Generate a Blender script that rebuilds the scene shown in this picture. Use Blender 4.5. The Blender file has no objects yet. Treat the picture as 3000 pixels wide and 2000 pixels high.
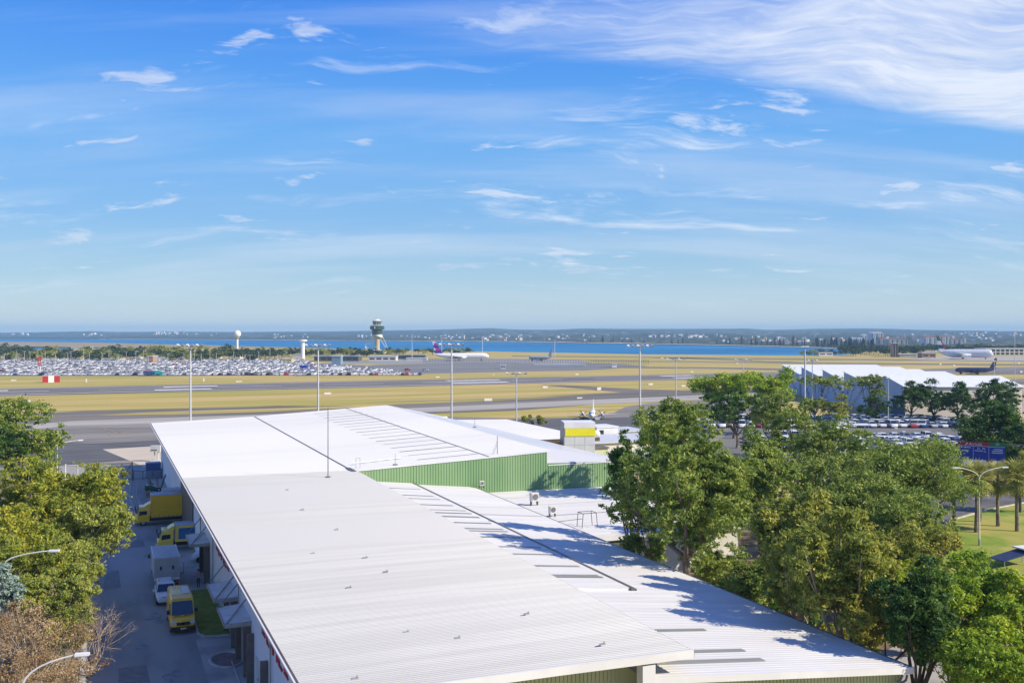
import bpy, bmesh, math, random
import numpy as np
from mathutils import Vector, Matrix

random.seed(7); RNG = np.random.default_rng(7)
R = math.radians
scene = bpy.context.scene
COL = scene.collection

# ------------------------------------------------------------------ camera
# world frame: x across the warehouse, y along it, z up; the lens is a 35 mm on a 25 m high floor
FPX, CXP, HYP, EYE = 2900.0, 1500.0, 975.0, 25.0
YAW = math.atan2(1210, 2900)
cam_d = bpy.data.cameras.new('camera'); cam = bpy.data.objects.new('camera', cam_d); COL.objects.link(cam)
cam_d.sensor_width = 36; cam_d.lens = 36*FPX/3000; cam_d.shift_y = -25/3000
cam_d.clip_start = 0.5; cam_d.clip_end = 40000
cam.location = (0, 0, EYE); cam.rotation_euler = (R(90), 0, -YAW)
scene.camera = cam

# ------------------------------------------------------------------ light
SUN_V = Vector((1.10, -0.90, 1.0)).normalized()          # towards the sun
SUN_EL = math.asin(SUN_V.z); SUN_AZ = math.atan2(SUN_V.x, SUN_V.y)
sun_d = bpy.data.lights.new('sun', 'SUN'); sun_d.energy = 5.0; sun_d.angle = R(0.5); sun_d.color = (1, .90, .72)
sun = bpy.data.objects.new('sun', sun_d); COL.objects.link(sun)
sun.rotation_euler = SUN_V.to_track_quat('Z', 'Y').to_euler()
sun.location = (60, -40, 120)
scene.view_settings.view_transform = 'Standard'; scene.view_settings.look = 'None'
scene.view_settings.exposure = 0.36; scene.view_settings.gamma = 1.0

def ray(px, py):
    X = (px-CXP)/FPX; Z = -(py-HYP)/FPX
    c, s = math.cos(YAW), math.sin(YAW)
    return Vector((X*c+s, -X*s+c, Z))
def PZ(px, py, z=0.0):                                    # where a sight line meets the level z
    d = ray(px, py); t = (z-EYE)/d.z
    return Vector((d.x*t, d.y*t, z))
def PD(px, py, Y):                                        # the point at depth Y
    d = ray(px, py); return Vector((0, 0, EYE))+d*Y
def CW(X, Y, z=0.0):                                      # camera-aligned ground metres to world
    c, s = math.cos(YAW), math.sin(YAW)
    return Vector((X*c+Y*s, -X*s+Y*c, z))

# ------------------------------------------------------------------ nodes
class NT:
    def __init__(s, tree): s.t = tree; s.n = tree.nodes; s.l = tree.links
    def new(s, typ, **kw):
        n = s.n.new(typ)
        for k, v in kw.items():
            if hasattr(n, k): setattr(n, k, v)
        return n
    def link(s, a, b): s.l.new(a, b)
    def val(s, sock, v):
        if hasattr(v, 'is_output') or isinstance(v, bpy.types.NodeSocket): s.l.new(v, sock)
        else: sock.default_value = v
    def math(s, op, a, b=None, c=None, clamp=False):
        n = s.n.new('ShaderNodeMath'); n.operation = op; n.use_clamp = clamp
        for i, v in enumerate((a, b, c)):
            if v is not None: s.val(n.inputs[i], v)
        return n.outputs[0]
    def mix(s, f, a, b, mode='MIX'):
        n = s.n.new('ShaderNodeMix'); n.data_type = 'RGBA'; n.blend_type = mode
        s.val(n.inputs[0], f); s.val(n.inputs[6], a); s.val(n.inputs[7], b)
        return n.outputs[2]
    def noise(s, vec, scale, detail=4, rough=.55, dist=0.0):
        n = s.n.new('ShaderNodeTexNoise'); n.inputs['Scale'].default_value = scale
        n.inputs['Detail'].default_value = detail; n.inputs['Roughness'].default_value = rough
        n.inputs['Distortion'].default_value = dist
        if vec is not None: s.link(vec, n.inputs['Vector'])
        return n.outputs['Fac']
    def ramp(s, fac, lo, hi):
        n = s.n.new('ShaderNodeMapRange'); n.interpolation_type = 'SMOOTHSTEP'
        s.val(n.inputs[0], fac); n.inputs[1].default_value = lo; n.inputs[2].default_value = hi
        return n.outputs[0]
    def mapping(s, vec, rot=(0,0,0), scale=(1,1,1), loc=(0,0,0)):
        n = s.n.new('ShaderNodeMapping'); n.inputs['Rotation'].default_value = rot
        n.inputs['Scale'].default_value = scale; n.inputs['Location'].default_value = loc
        s.link(vec, n.inputs['Vector']); return n.outputs[0]

def c4(c): return (c[0], c[1], c[2], 1)
MATS = {}
def mat(name, c1, c2=None, scale=1.0, rough=.6, metal=0.0, bump=0.0, stretch=(1,1,1), rotz=0.0, lo=.35, hi=.65,
        c3=None, scale3=.05, spec=.5, coords='pos', emit=None, coat=0.0, bscale=None):
    if name in MATS: return MATS[name]
    m = bpy.data.materials.new(name); m.use_nodes = True; T = NT(m.node_tree)
    b = T.n['Principled BSDF']
    if coords == 'pos': v = T.new('ShaderNodeNewGeometry').outputs['Position']
    else: v = T.new('ShaderNodeTexCoord').outputs['Object']
    vm = T.mapping(v, (0,0,rotz), stretch)
    c2 = c2 or tuple(x*.86 for x in c1)
    f = T.ramp(T.noise(vm, scale), lo, hi)
    col = T.mix(f, c4(c1), c4(c2))
    if c3:
        col = T.mix(T.ramp(T.noise(vm, scale3, 3), .42, .62), col, c4(c3))
    T.link(col, b.inputs['Base Color'])
    b.inputs['Roughness'].default_value = rough; b.inputs['Metallic'].default_value = metal
    b.inputs['Specular IOR Level'].default_value = spec
    if coat: b.inputs['Coat Weight'].default_value = coat
    if bump:
        bn = T.new('ShaderNodeBump'); bn.inputs['Strength'].default_value = bump
        T.link(T.noise(vm, bscale or scale*6, 3), bn.inputs['Height']); T.link(bn.outputs[0], b.inputs['Normal'])
    if emit:
        b.inputs['Emission Color'].default_value = c4(emit[0]); b.inputs['Emission Strength'].default_value = emit[1]
    MATS[name] = m; return m

# ------------------------------------------------------------------ sky
w = bpy.data.worlds.new('World'); scene.world = w; w.use_nodes = True
T = NT(w.node_tree); bg = T.n['Background']
sky = T.new('ShaderNodeTexSky'); sky.sky_type = 'NISHITA'; sky.sun_disc = False
sky.sun_elevation = SUN_EL; sky.sun_rotation = SUN_AZ
sky.altitude = 20; sky.air_density = 1.0; sky.dust_density = 0.25; sky.ozone_density = 3.0
hs = T.new('ShaderNodeHueSaturation'); hs.inputs['Saturation'].default_value = 1.25
T.link(sky.outputs[0], hs.inputs['Color'])
tc = T.new('ShaderNodeTexCoord').outputs['Generated']
# rotate to the lens' heading so cloud streaks run across the view, then drop onto a flat cloud deck
rot = T.mapping(tc, (0, 0, YAW))
sep = T.new('ShaderNodeSeparateXYZ'); T.link(rot, sep.inputs[0])
zz = T.math('ADD', T.math('MAXIMUM', sep.outputs[2], 0.0), 0.25)
U = T.math('DIVIDE', sep.outputs[0], zz); V = T.math('DIVIDE', sep.outputs[1], zz)
cmb = T.new('ShaderNodeCombineXYZ'); T.link(U, cmb.inputs[0]); T.link(V, cmb.inputs[1])
deck = cmb.outputs[0]
n0 = T.new('ShaderNodeTexNoise'); n0.inputs['Scale'].default_value = 2.2; n0.inputs['Detail'].default_value = 3; T.link(deck, n0.inputs['Vector'])
wv = T.new('ShaderNodeVectorMath'); wv.operation = 'SCALE'; wv.inputs['Scale'].default_value = .28; T.link(n0.outputs['Color'], wv.inputs[0])
wa = T.new('ShaderNodeVectorMath'); wa.operation = 'ADD'; T.link(deck, wa.inputs[0]); T.link(wv.outputs[0], wa.inputs[1])
warp = wa.outputs[0]
n1 = T.noise(T.mapping(warp, (0, 0, R(12)), (.9, 3.0, 1), (3.1, 7.7, 0)), 1.7, 10, .64, .25)
n2 = T.noise(T.mapping(warp, (0, 0, R(4)), (1.6, 3.6, 1), (11.3, 2.2, 0)), 2.4, 10, .60, .2)
n3 = T.noise(T.mapping(deck, (0, 0, R(9)), (.35, 2.2, 1), (1.0, 4.0, 0)), 1.5, 7, .58, .3)
fine = T.noise(T.mapping(warp, (0, 0, R(20)), (1.2, 5.5, 1), (5, 1, 0)), 6.0, 6, .6, .4)
# the broad cirrus bank up to the right and the thin veils low down
def lc(*t):
    r = None
    for k, x in t:
        y = T.math('MULTIPLY', x, k) if x is not None else k
        r = y if r is None else T.math('ADD', r, y)
    return r
edge_lo = T.ramp(lc((1.76, None), (.19, U), (-1.0, V), (.16, n3), (.10, n1)), .0, .10)
edge_lf = T.ramp(lc((1.0, U), (1.85, V), (-3.55, None), (.9, n1)), -.1, .75)
bank = T.math('MULTIPLY', T.math('MULTIPLY', edge_lo, edge_lf), T.ramp(V, .6, 1.2))
streak = lc((.42, T.ramp(n1, .30, .66)), (.42, T.ramp(U, .1, .9)), (.30, T.ramp(fine, .35, .7)), (.06, None))
bk = T.math('MULTIPLY', T.math('MULTIPLY', bank, streak, clamp=True), .84)
wisp = T.math('MULTIPLY', T.ramp(n1, .515, .72), T.math('ADD', T.math('MULTIPLY', fine, .9), .25), clamp=True)
puff = T.math('MULTIPLY', T.ramp(n2, .60, .70), T.math('ADD', T.math('MULTIPLY', fine, .8), .35), clamp=True)
veil = T.math('MULTIPLY', T.ramp(n3, .44, .68), .27)
cl = T.math('MAXIMUM', T.math('MAXIMUM', T.math('MULTIPLY', wisp, .80), T.math('MULTIPLY', puff, .75)), T.math('MAXIMUM', bk, veil))
cl = T.math('MULTIPLY', cl, T.ramp(sep.outputs[2], .0, .07))
cloudc = T.mix(T.ramp(n1, .3, .7), (6.6, 7.2, 8.6, 1), (8.8, 9.2, 9.9, 1))
# clear winter air: the deep blue that the low sky has that day, laid over the physical sky
rp = T.new('ShaderNodeValToRGB'); T.link(sep.outputs[2], rp.inputs[0]); e = rp.color_ramp.elements
def L10(r, g, b): return tuple(((x/255+.055)/1.055)**2.4*10 for x in (r, g, b))+(1,)
e[0].position = 0.0; e[0].color = L10(212,227,229); e[1].position = 1.0; e[1].color = L10(40,98,214)
for ps, c in ((.06,(168,206,233)), (.111,(138,190,241)), (.194,(112,180,250)), (.258,(86,160,250)), (.319,(66,142,246)), (.55,(46,112,228))):
    q = e.new(ps); q.color = L10(*c)
skyb = T.mix(.78, hs.outputs[0], rp.outputs[0])
skycol = T.mix(cl, skyb, cloudc)
T.link(skycol, bg.inputs[0]); bg.inputs[1].default_value = 0.082
# ------------------------------------------------------------------ mesh helpers
class MB:
    def __init__(s): s.v = []; s.f = []; s.m = []
    def add(s, vs, fs, mi=0):
        o = len(s.v); s.v += [tuple(v) for v in vs]
        for f in fs: s.f.append(tuple(o+i for i in f)); s.m.append(mi)
        return s
    def box(s, c, d, rz=0.0, mi=0, taper=1.0, rx=0.0, ry=0.0):
        hx, hy, hz = d[0]/2, d[1]/2, d[2]/2
        M = Matrix.Rotation(rz, 3, 'Z') @ Matrix.Rotation(ry, 3, 'Y') @ Matrix.Rotation(rx, 3, 'X')
        vs = []
        for z, t in ((-hz, 1), (hz, taper)):
            for x, y in ((-hx, -hy), (hx, -hy), (hx, hy), (-hx, hy)):
                vs.append(Vector(c)+M @ Vector((x*t, y*t, z)))
        return s.add(vs, [(3,2,1,0), (4,5,6,7), (0,1,5,4), (1,2,6,5), (2,3,7,6), (3,0,4,7)], mi)
    def bx(s, x0, x1, y0, y1, z0, z1, mi=0): return s.box(((x0+x1)/2, (y0+y1)/2, (z0+z1)/2), (abs(x1-x0), abs(y1-y0), abs(z1-z0)), mi=mi)
    def tube(s, pts, r, n=6, mi=0, cap=True):
        pts = [Vector(p) for p in pts]; rs = r if isinstance(r, (list, tuple)) else [r]*len(pts)
        o = len(s.v); up0 = None
        for i, p in enumerate(pts):
            d = (pts[min(i+1, len(pts)-1)]-pts[max(i-1, 0)])
            if d.length < 1e-9: d = Vector((0,0,1))
            d.normalize()
            if up0 is None: up0 = Vector((1,0,0)) if abs(d.z) > .8 else Vector((0,0,1))
            a = d.cross(up0)
            if a.length < 1e-4: up0 = Vector((0,1,0)) if abs(d.y) < .8 else Vector((1,0,0)); a = d.cross(up0)
            a.normalize(); b = d.cross(a); up0 = -b if False else up0
            for k in range(n):
                t = 2*math.pi*k/n; s.v.append(tuple(p+(a*math.cos(t)+b*math.sin(t))*rs[i]))
        for i in range(len(pts)-1):
            for k in range(n):
                s.f.append((o+i*n+k, o+i*n+(k+1) % n, o+(i+1)*n+(k+1) % n, o+(i+1)*n+k)); s.m.append(mi)
        if cap:
            s.f.append(tuple(o+k for k in range(n))[::-1]); s.m.append(mi)
            e = o+(len(pts)-1)*n; s.f.append(tuple(e+k for k in range(n))); s.m.append(mi)
        return s
    def lathe(s, prof, c=(0,0,0), n=16, mi=0, axis='z'):
        o = len(s.v)
        for r, h in prof:
            for k in range(n):
                t = 2*math.pi*k/n; a, b = r*math.cos(t), r*math.sin(t)
                p = (a, b, h) if axis == 'z' else ((h, a, b) if axis == 'x' else (a, h, b))
                s.v.append((p[0]+c[0], p[1]+c[1], p[2]+c[2]))
        for i in range(len(prof)-1):
            for k in range(n):
                q = (o+i*n+k, o+i*n+(k+1) % n, o+(i+1)*n+(k+1) % n, o+(i+1)*n+k)
                s.f.append(q if axis != 'y' else q[::-1]); s.m.append(mi)
        q = tuple(o+k for k in range(n)); e = o+(len(prof)-1)*n; q2 = tuple(e+k for k in range(n))
        s.f.append(q[::-1]); s.m.append(mi); s.f.append(q2); s.m.append(mi)
        return s
    def loft(s, secs, mi=0, cap=True):                     # list of rings, each the same number of points
        o = len(s.v); n = len(secs[0])
        for sec in secs: s.v += [tuple(p) for p in sec]
        for i in range(len(secs)-1):
            for k in range(n):
                s.f.append((o+i*n+k, o+i*n+(k+1) % n, o+(i+1)*n+(k+1) % n, o+(i+1)*n+k)); s.m.append(mi)
        if cap:
            s.f.append(tuple(o+k for k in range(n))[::-1]); s.m.append(mi)
            e = o+(len(secs)-1)*n; s.f.append(tuple(e+k for k in range(n))); s.m.append(mi)
        return s
    def prism(s, pts, ax, a0, a1, mi=0):                   # outline in the other two axes, pushed along ax
        def mk(p, a): return (a, p[0], p[1]) if ax == 'x' else ((p[0], a, p[1]) if ax == 'y' else (p[0], p[1], a))
        return s.loft([[mk(p, a0) for p in pts], [mk(p, a1) for p in pts]], mi)
    def mesh(s, name, mats, smooth=False):
        me = bpy.data.meshes.new(name); me.from_pydata(s.v, [], s.f)
        for m in (mats if isinstance(mats, (list, tuple)) else [mats]): me.materials.append(m)
        if len(me.materials) > 1: me.polygons.foreach_set('material_index', s.m)
        bm = bmesh.new(); bm.from_mesh(me); bmesh.ops.recalc_face_normals(bm, faces=bm.faces); bm.to_mesh(me); bm.free()
        if smooth:
            me.polygons.foreach_set('use_smooth', [True]*len(me.polygons))
            try: me.set_sharp_from_angle(angle=R(38))
            except Exception: pass
        me.update(); return me
    def build(s, name, mats, parent=None, smooth=False, loc=None, rz=None):
        return obj(name, s.mesh(name, mats, smooth), parent, loc, rz)

def obj(name, me, parent=None, loc=None, rz=None):
    o = bpy.data.objects.new(name, me); COL.objects.link(o)
    if parent is not None: o.parent = parent
    if loc is not None: o.location = loc
    if rz is not None: o.rotation_euler = (0, 0, rz)
    return o
def tag(o, label, cat, group=None):
    o['label'] = label; o['category'] = cat
    if group: o['group'] = group
    return o
def thing(name, label, cat, loc=(0,0,0), rz=0.0, group=None):
    o = bpy.data.objects.new(name, None); COL.objects.link(o); o.location = loc; o.rotation_euler = (0, 0, rz)
    o.empty_display_size = .3
    return tag(o, label, cat, group)
def struct(o): o['kind'] = 'structure'; return o
def stuff(o): o['kind'] = 'stuff'; return o
def dup(root, loc, rz=0.0, label=None, scale=None, swap=None):
    def cp(o, par):
        c = o.copy(); COL.objects.link(c); c.parent = par
        if swap and c.type == 'MESH' and o.name.split('.')[0] in swap: c.data = swap[o.name.split('.')[0]]
        for ch in o.children: cp(ch, c)
        return c
    r = cp(root, None); r.location = loc; r.rotation_euler = (0, 0, rz)
    if label: r['label'] = label
    if scale: r.scale = scale if isinstance(scale, (tuple, list)) else (scale,)*3
    return r
def sheet(name, pts, z, m, px=True, group=None):
    me = bpy.data.meshes.new(name)
    vs = [PZ(p[0], p[1], z) for p in pts] if px else [Vector((p[0], p[1], z)) for p in pts]
    me.from_pydata([tuple(v) for v in vs], [], [tuple(range(len(vs)))])
    bm = bmesh.new(); bm.from_mesh(me)
    bmesh.ops.triangulate(bm, faces=bm.faces)
    for f in bm.faces:
        if f.normal.z < 0: f.normal_flip()
    bm.to_mesh(me); bm.free(); me.materials.append(m)
    return struct(obj(name, me))
def np_mesh(name, V, Fq, m, k=4):                          # fast mesh from arrays of faces with k corners
    me = bpy.data.meshes.new(name); V = np.asarray(V, np.float32); Fq = np.asarray(Fq, np.int32)
    me.vertices.add(len(V)); me.vertices.foreach_set('co', V.ravel())
    me.loops.add(Fq.size); me.loops.foreach_set('vertex_index', Fq.ravel())
    me.polygons.add(len(Fq)); me.polygons.foreach_set('loop_start', np.arange(len(Fq), dtype=np.int32)*k)
    for x in (m if isinstance(m, list) else [m]): me.materials.append(x)
    me.update(calc_edges=True); return me

# ------------------------------------------------------------------ foliage
def leaf_mat(name, dark, mid, light, trans=.36):
    m = bpy.data.materials.new(name); m.use_nodes = True; T = NT(m.node_tree)
    T.n.remove(T.n['Principled BSDF']); out = T.n['Material Output']
    g = T.new('ShaderNodeNewGeometry')
    rnd = g.outputs['Random Per Island']
    nz = T.noise(g.outputs['Position'], .42, 4)
    f = T.math('ADD', T.math('MULTIPLY', rnd, .55), T.math('MULTIPLY', T.ramp(nz, .3, .7), .55), clamp=True)
    col = T.mix(T.ramp(f, .1, .5), c4(dark), c4(mid)); col = T.mix(T.ramp(f, .55, .95), col, c4(light))
    d = T.new('ShaderNodeBsdfDiffuse'); t = T.new('ShaderNodeBsdfTranslucent'); gl = T.new('ShaderNodeBsdfGlossy')
    gl.inputs['Roughness'].default_value = .6; gl.inputs['Color'].default_value = (.9, .9, .9, 1)
    T.link(col, d.inputs['Color']); T.link(T.mix(.5, col, c4(tuple(min(1, x*1.5) for x in mid))), t.inputs['Color'])
    mx = T.new('ShaderNodeMixShader'); mx.inputs[0].default_value = trans
    T.link(d.outputs[0], mx.inputs[1]); T.link(t.outputs[0], mx.inputs[2])
    mg = T.new('ShaderNodeMixShader'); mg.inputs[0].default_value = .02
    T.link(mx.outputs[0], mg.inputs[1]); T.link(gl.outputs[0], mg.inputs[2]); T.link(mg.outputs[0], out.inputs[0])
    MATS[name] = m; return m
L_EUC = leaf_mat('eucalypt_leaf', (0.080,0.140,0.022), (0.220,0.300,0.048), (0.48,0.50,0.11))
L_OLV = leaf_mat('olive_leaf', (0.105,0.155,0.024), (0.285,0.320,0.050), (0.58,0.50,0.090))
L_GRN = leaf_mat('bright_leaf', (0.085,0.180,0.014), (0.260,0.380,0.028), (0.58,0.60,0.045))
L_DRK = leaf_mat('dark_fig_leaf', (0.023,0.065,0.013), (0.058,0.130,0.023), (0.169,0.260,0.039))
L_WAT = leaf_mat('wattle_leaf', (0.115,0.165,0.022), (0.280,0.325,0.040), (0.60,0.52,0.055))
L_FER = leaf_mat('feathery_leaf', (0.138,0.196,0.032), (0.287,0.333,0.057), (0.483,0.483,0.098))
L_BLU = leaf_mat('blue_gum_leaf', (0.150,0.210,0.170), (0.320,0.420,0.350), (0.520,0.600,0.530))
L_BRN = leaf_mat('dry_leaf', (0.170,0.105,0.048), (0.340,0.225,0.105), (0.520,0.390,0.220), .2)
L_FAR = leaf_mat('far_leaf', (0.022,0.044,0.013), (0.050,0.083,0.022), (0.116,0.143,0.040), .15)
L_PIN = leaf_mat('pine_needle', (0.008,0.020,0.012), (0.018,0.036,0.018), (0.040,0.060,0.030), .1)
L_PLM = leaf_mat('palm_leaf', (0.120,0.150,0.024), (0.270,0.280,0.055), (0.500,0.460,0.150), .3)
BARK = mat('bark', (.24,.19,.14), (.12,.09,.07), 1.5, .9, bump=.4)
BARK_P = mat('pale_bark', (.42,.36,.28), (.25,.2,.15), 1.2, .85, bump=.3)
BARK_D = mat('dark_bark', (.085,.065,.05), (.05,.04,.03), 1.5, .9, bump=.4)

def leaves(blobs, n, size, rng, droop=.25, clump=.17, per=42, asp=.42):
    """leaf blades gathered in tufts on the shells of the ellipsoid blobs (cx,cy,cz,rx,ry,rz)"""
    B = np.array(blobs, float); wgt = (B[:, 3]*B[:, 4]*B[:, 5])**(2/3); wgt /= wgt.sum()
    nc = max(3, n//per)
    bi = rng.choice(len(B), nc, p=wgt)
    d = rng.normal(size=(nc, 3)); d[:, 2] += .35; d /= np.linalg.norm(d, axis=1)[:, None]
    rad = 1-np.abs(rng.normal(size=nc))*.22
    cc = B[bi, :3]+d*B[bi, 3:]*np.clip(rad, .2, 1.08)[:, None]
    cs = clump*.86*B[bi, 3:].mean(1)*rng.uniform(.5, 1.5, nc)
    li = rng.integers(0, nc, n)
    off = rng.normal(size=(n, 3))*cs[li][:, None]*np.array([1.15, 1.15, .62])
    P = cc[li]+off
    out = d[li]*.7+rng.normal(size=(n, 3))*.75+np.array([0, 0, .45]); out /= np.linalg.norm(out, axis=1)[:, None]
    ax = np.cross(out, rng.normal(size=(n, 3))); ax /= np.linalg.norm(ax, axis=1)[:, None]+1e-9
    ax[:, 2] -= droop; ax /= np.linalg.norm(ax, axis=1)[:, None]
    sd = np.cross(ax, out); sd /= np.linalg.norm(sd, axis=1)[:, None]+1e-9
    L = (size*1.03*rng.uniform(.5, 1.65, n))[:, None]; W = L*asp
    V = np.empty((n, 4, 3)); V[:, 0] = P-ax*L*.5; V[:, 1] = P+sd*W*.5+ax*L*.05; V[:, 2] = P+ax*L*.5; V[:, 3] = P-sd*W*.5+ax*L*.05
    return V.reshape(-1, 3), np.arange(n*4).reshape(-1, 4)

def crown_blobs(rx, ry, rz, cz, k, rng, br=.42, flat=.75):
    bl = []
    for i in range(k):
        d = rng.normal(size=3); d /= np.linalg.norm(d); q = rng.uniform(.25, 1.0)**.6 if i else .1
        s = br*rng.uniform(.7, 1.35)
        bl.append((d[0]*rx*q, d[1]*ry*q, cz+d[2]*rz*q, rx*s, ry*s, rz*s*flat+.15*rz))
    return bl
def limbs(bl, base_z, r0, rng, n_l=8, fork=.35, lean=(0, 0)):
    mb = MB(); zt = min(b[2] for b in bl)
    top = Vector((lean[0], lean[1], base_z+(zt-base_z)*fork+.6))
    mid = top*.5+Vector((rng.normal()*.2, rng.normal()*.2, 0)); mid.z = base_z+(top.z-base_z)*.5
    mb.tube([(0, 0, base_z), mid, top], [r0*1.15, r0*.9, r0*.75], 8)
    idx = np.argsort([-b[3] for b in bl])[:n_l]
    for i in idx:
        b = bl[i]; e = Vector((b[0], b[1], b[2])); m = top.lerp(e, .5)+Vector((rng.normal()*.35, rng.normal()*.35, -.25+rng.normal()*.2))
        mb.tube([top, m, e], [r0*.55, r0*.34, r0*.10], 6)
        for _ in range(3):
            e2 = e+Vector((rng.normal()*b[3]*.55, rng.normal()*b[4]*.55, abs(rng.normal())*b[5]*.55))
            mb.tube([m.lerp(e, .4), m.lerp(e2, .75), e2], [r0*.22, r0*.13, r0*.04], 4)
    return mb
def tree(name, label, base, rx, ry, rz, cz, n, size, lm, bark=None, k=11, seed=1, group=None, r0=.28, blobs=None,
         droop=.25, clump=.17, br=.42, per=42, asp=.42, n_l=8, fork=.35, lean=(0,0), cat='tree'):
    rng = np.random.default_rng(seed)
    t = thing(name, label, cat, base, 0, group)
    bl = blobs or crown_blobs(rx, ry, rz, cz, int(k*2.1), rng, br*.72)
    limbs(bl, -.1, r0, rng, n_l, fork, lean).build('trunk', bark or BARK, t, True)
    V, F = leaves(bl, n, size, rng, droop, clump, per, asp)
    obj('crown', np_mesh('crown', V, F, lm), t)
    return t
# ================================================================== the setting
RWA = R(2.3)
GRASS = mat('airfield_grass', (.46,.355,.098), (.325,.305,.070), .9, .95, stretch=(.016,.17,1), rotz=-RWA, lo=.30, hi=.62, c3=(.52,.38,.16), scale3=.42, spec=.1, bump=.1, bscale=30)
LAWN = mat('lawn_grass', (.14,.25,.032), (.24,.29,.05), .28, .95, lo=.35, hi=.7, c3=(.36,.33,.09), scale3=.11, spec=.1, bump=.3, bscale=9)
SHADE_LAWN = mat('verge_grass', (.15,.20,.035), (.22,.24,.05), 1.4, .95, spec=.1, bump=.4, bscale=14)
DIRT = mat('leaf_litter', (.22,.155,.080), (.13,.09,.045), .8, .95, c3=(.27,.21,.12), scale3=.35, spec=.1, bump=.5, bscale=7)
ASPH = mat('runway_asphalt', (.185,.170,.150), (.125,.116,.105), .5, .9, stretch=(.05,.5,1), rotz=-RWA, c3=(.235,.218,.195), scale3=.2, spec=.25)
ASPH_D = mat('taxiway_asphalt', (.190,.165,.132), (.115,.102,.086), .5, .9, stretch=(.04,.4,1), rotz=-RWA, c3=(.21,.185,.155), scale3=.18, spec=.25)
APRON = mat('apron_asphalt', (.225,.205,.175), (.165,.152,.133), .22, .9, stretch=(.3,1,1), c3=(.265,.24,.205), scale3=.06, spec=.25, bump=.1, bscale=6)
APRON_D = mat('dark_apron_asphalt', (.095,.094,.094), (.13,.126,.12), .3, .9, stretch=(.3,1,1), spec=.3)
CONC = mat('taxiway_concrete', (.40,.37,.31), (.33,.305,.26), .35, .9, stretch=(.1,1,1), c3=(.43,.40,.35), scale3=.1, spec=.25)
CONC_P = mat('pale_concrete', (.56,.48,.36), (.50,.43,.33), .4, .9, stretch=(.4,1,1), spec=.25)
DRIVE = mat('driveway_asphalt', (.35,.335,.30), (.25,.24,.22), .35, .85, stretch=(1,.25,1), c3=(.37,.335,.305), scale3=.10, spec=.35, bump=.15, bscale=12)
CONC_G = mat('grey_concrete', (.40,.37,.33), (.31,.29,.265), .7, .85, c3=(.45,.42,.38), scale3=.25, spec=.3, bump=.1, bscale=8)
KERB = mat('kerb_concrete', (.46,.43,.38), (.36,.33,.30), 1.2, .85)
ROADM = mat('road_asphalt', (.115,.112,.110), (.085,.083,.082), .4, .88, c3=(.14,.136,.13), scale3=.15, spec=.3, bump=.1, bscale=10)
PAINT = mat('line_paint', (.78,.77,.74), (.62,.61,.58), .6, .7)
PAINT_Y = mat('yellow_line_paint', (.40,.31,.12), (.26,.22,.13), .6, .7)
SAND = mat('beach_sand', (.66,.58,.46), (.55,.48,.38), .01, .9)

# water of the bay: rough enough that the low view sees the blue of the body
m = bpy.data.materials.new('bay_water'); m.use_nodes = True; T = NT(m.node_tree); b = T.n['Principled BSDF']
pos = T.new('ShaderNodeNewGeometry').outputs['Position']
nz = T.ramp(T.noise(T.mapping(pos, (0,0,-YAW), (.0012,.006,1)), 1.0, 5), .35, .68)
T.link(T.mix(nz, (.010,.13,.30,1), (.030,.21,.38,1)), b.inputs['Base Color'])
b.inputs['Roughness'].default_value = .55; b.inputs['Specular IOR Level'].default_value = .12
bn = T.new('ShaderNodeBump'); bn.inputs['Strength'].default_value = .6; bn.inputs['Distance'].default_value = 1.0
T.link(T.noise(pos, .06, 4), bn.inputs['Height']); T.link(bn.outputs[0], b.inputs['Normal'])
WATER = m

# far land
m = bpy.data.materials.new('far_bushland'); m.use_nodes = True; T = NT(m.node_tree); b = T.n['Principled BSDF']
pos = T.new('ShaderNodeNewGeometry').outputs['Position']
na = T.ramp(T.noise(pos, .004, 5, .6), .35, .65); nb = T.ramp(T.noise(pos, .03, 4, .7), .4, .7)
col = T.mix(na, (.030,.045,.028,1), (.055,.070,.042,1)); col = T.mix(T.math('MULTIPLY', nb, .35), col, (.11,.11,.075,1))
town = T.math('MULTIPLY', T.ramp(T.noise(pos, .022, 2, .5), .60, .68), T.ramp(T.noise(pos, .0011, 3), .44, .56))
T.link(T.mix(town, col, (.62,.56,.48,1)), b.inputs['Base Color']); b.inputs['Roughness'].default_value = .95; b.inputs['Specular IOR Level'].default_value = .05
FARLAND = m

def interp(tab, x):
    if x <= tab[0][0]: return tab[0][1]
    for (a, ya), (c, yc) in zip(tab, tab[1:]):
        if x <= c: return ya+(yc-ya)*(x-a)/(c-a)
    return tab[-1][1]
SHORE = [(-1800,989),(0,992),(320,993),(700,995),(1500,1000),(1700,1003.5),(1900,1006.5),(2100,1010),(2250,1013.5),(2400,1018),(2480,1022),(2560,1025),(4800,1026)]
SKYL = [(-1800,972),(-500,971),(0,974),(100,973),(230,970.5),(275,969.5),(330,972),(500,971),(700,972),(830,971),(1000,970),(1100,968),(1250,966),(1400,962),(1440,961),(1500,965),(1620,966),(1700,962),(1850,963),(2000,963),(2150,962.5),(2180,961.5),(2250,966),(2400,963),(2550,962),(2700,966),(2850,968),(3000,970),(3600,967),(4800,969)]
YFAR = 9000.0
def shoreY(px): return 72500.0/(interp(SHORE, px)-975)
def landz(px, Y):
    ys = shoreY(px); t = (Y-ys)/(YFAR-ys)
    zt = 25+(975-interp(SKYL, px))/2900*YFAR
    if t <= 0: return .3
    if t > 1: return zt-18*(t-1)
    s = t*t*(3-2*t)*.55+t*.45
    bump = math.sin(px*.013+Y*.0016)*3.2+math.sin(px*.031-Y*.0031)*2.1+math.sin(px*.0057+Y*.0007)*3.0
    return .4+(zt-.4)*s+bump*math.sin(math.pi*min(t, 1))*.9
vs, fs = [], []
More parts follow.
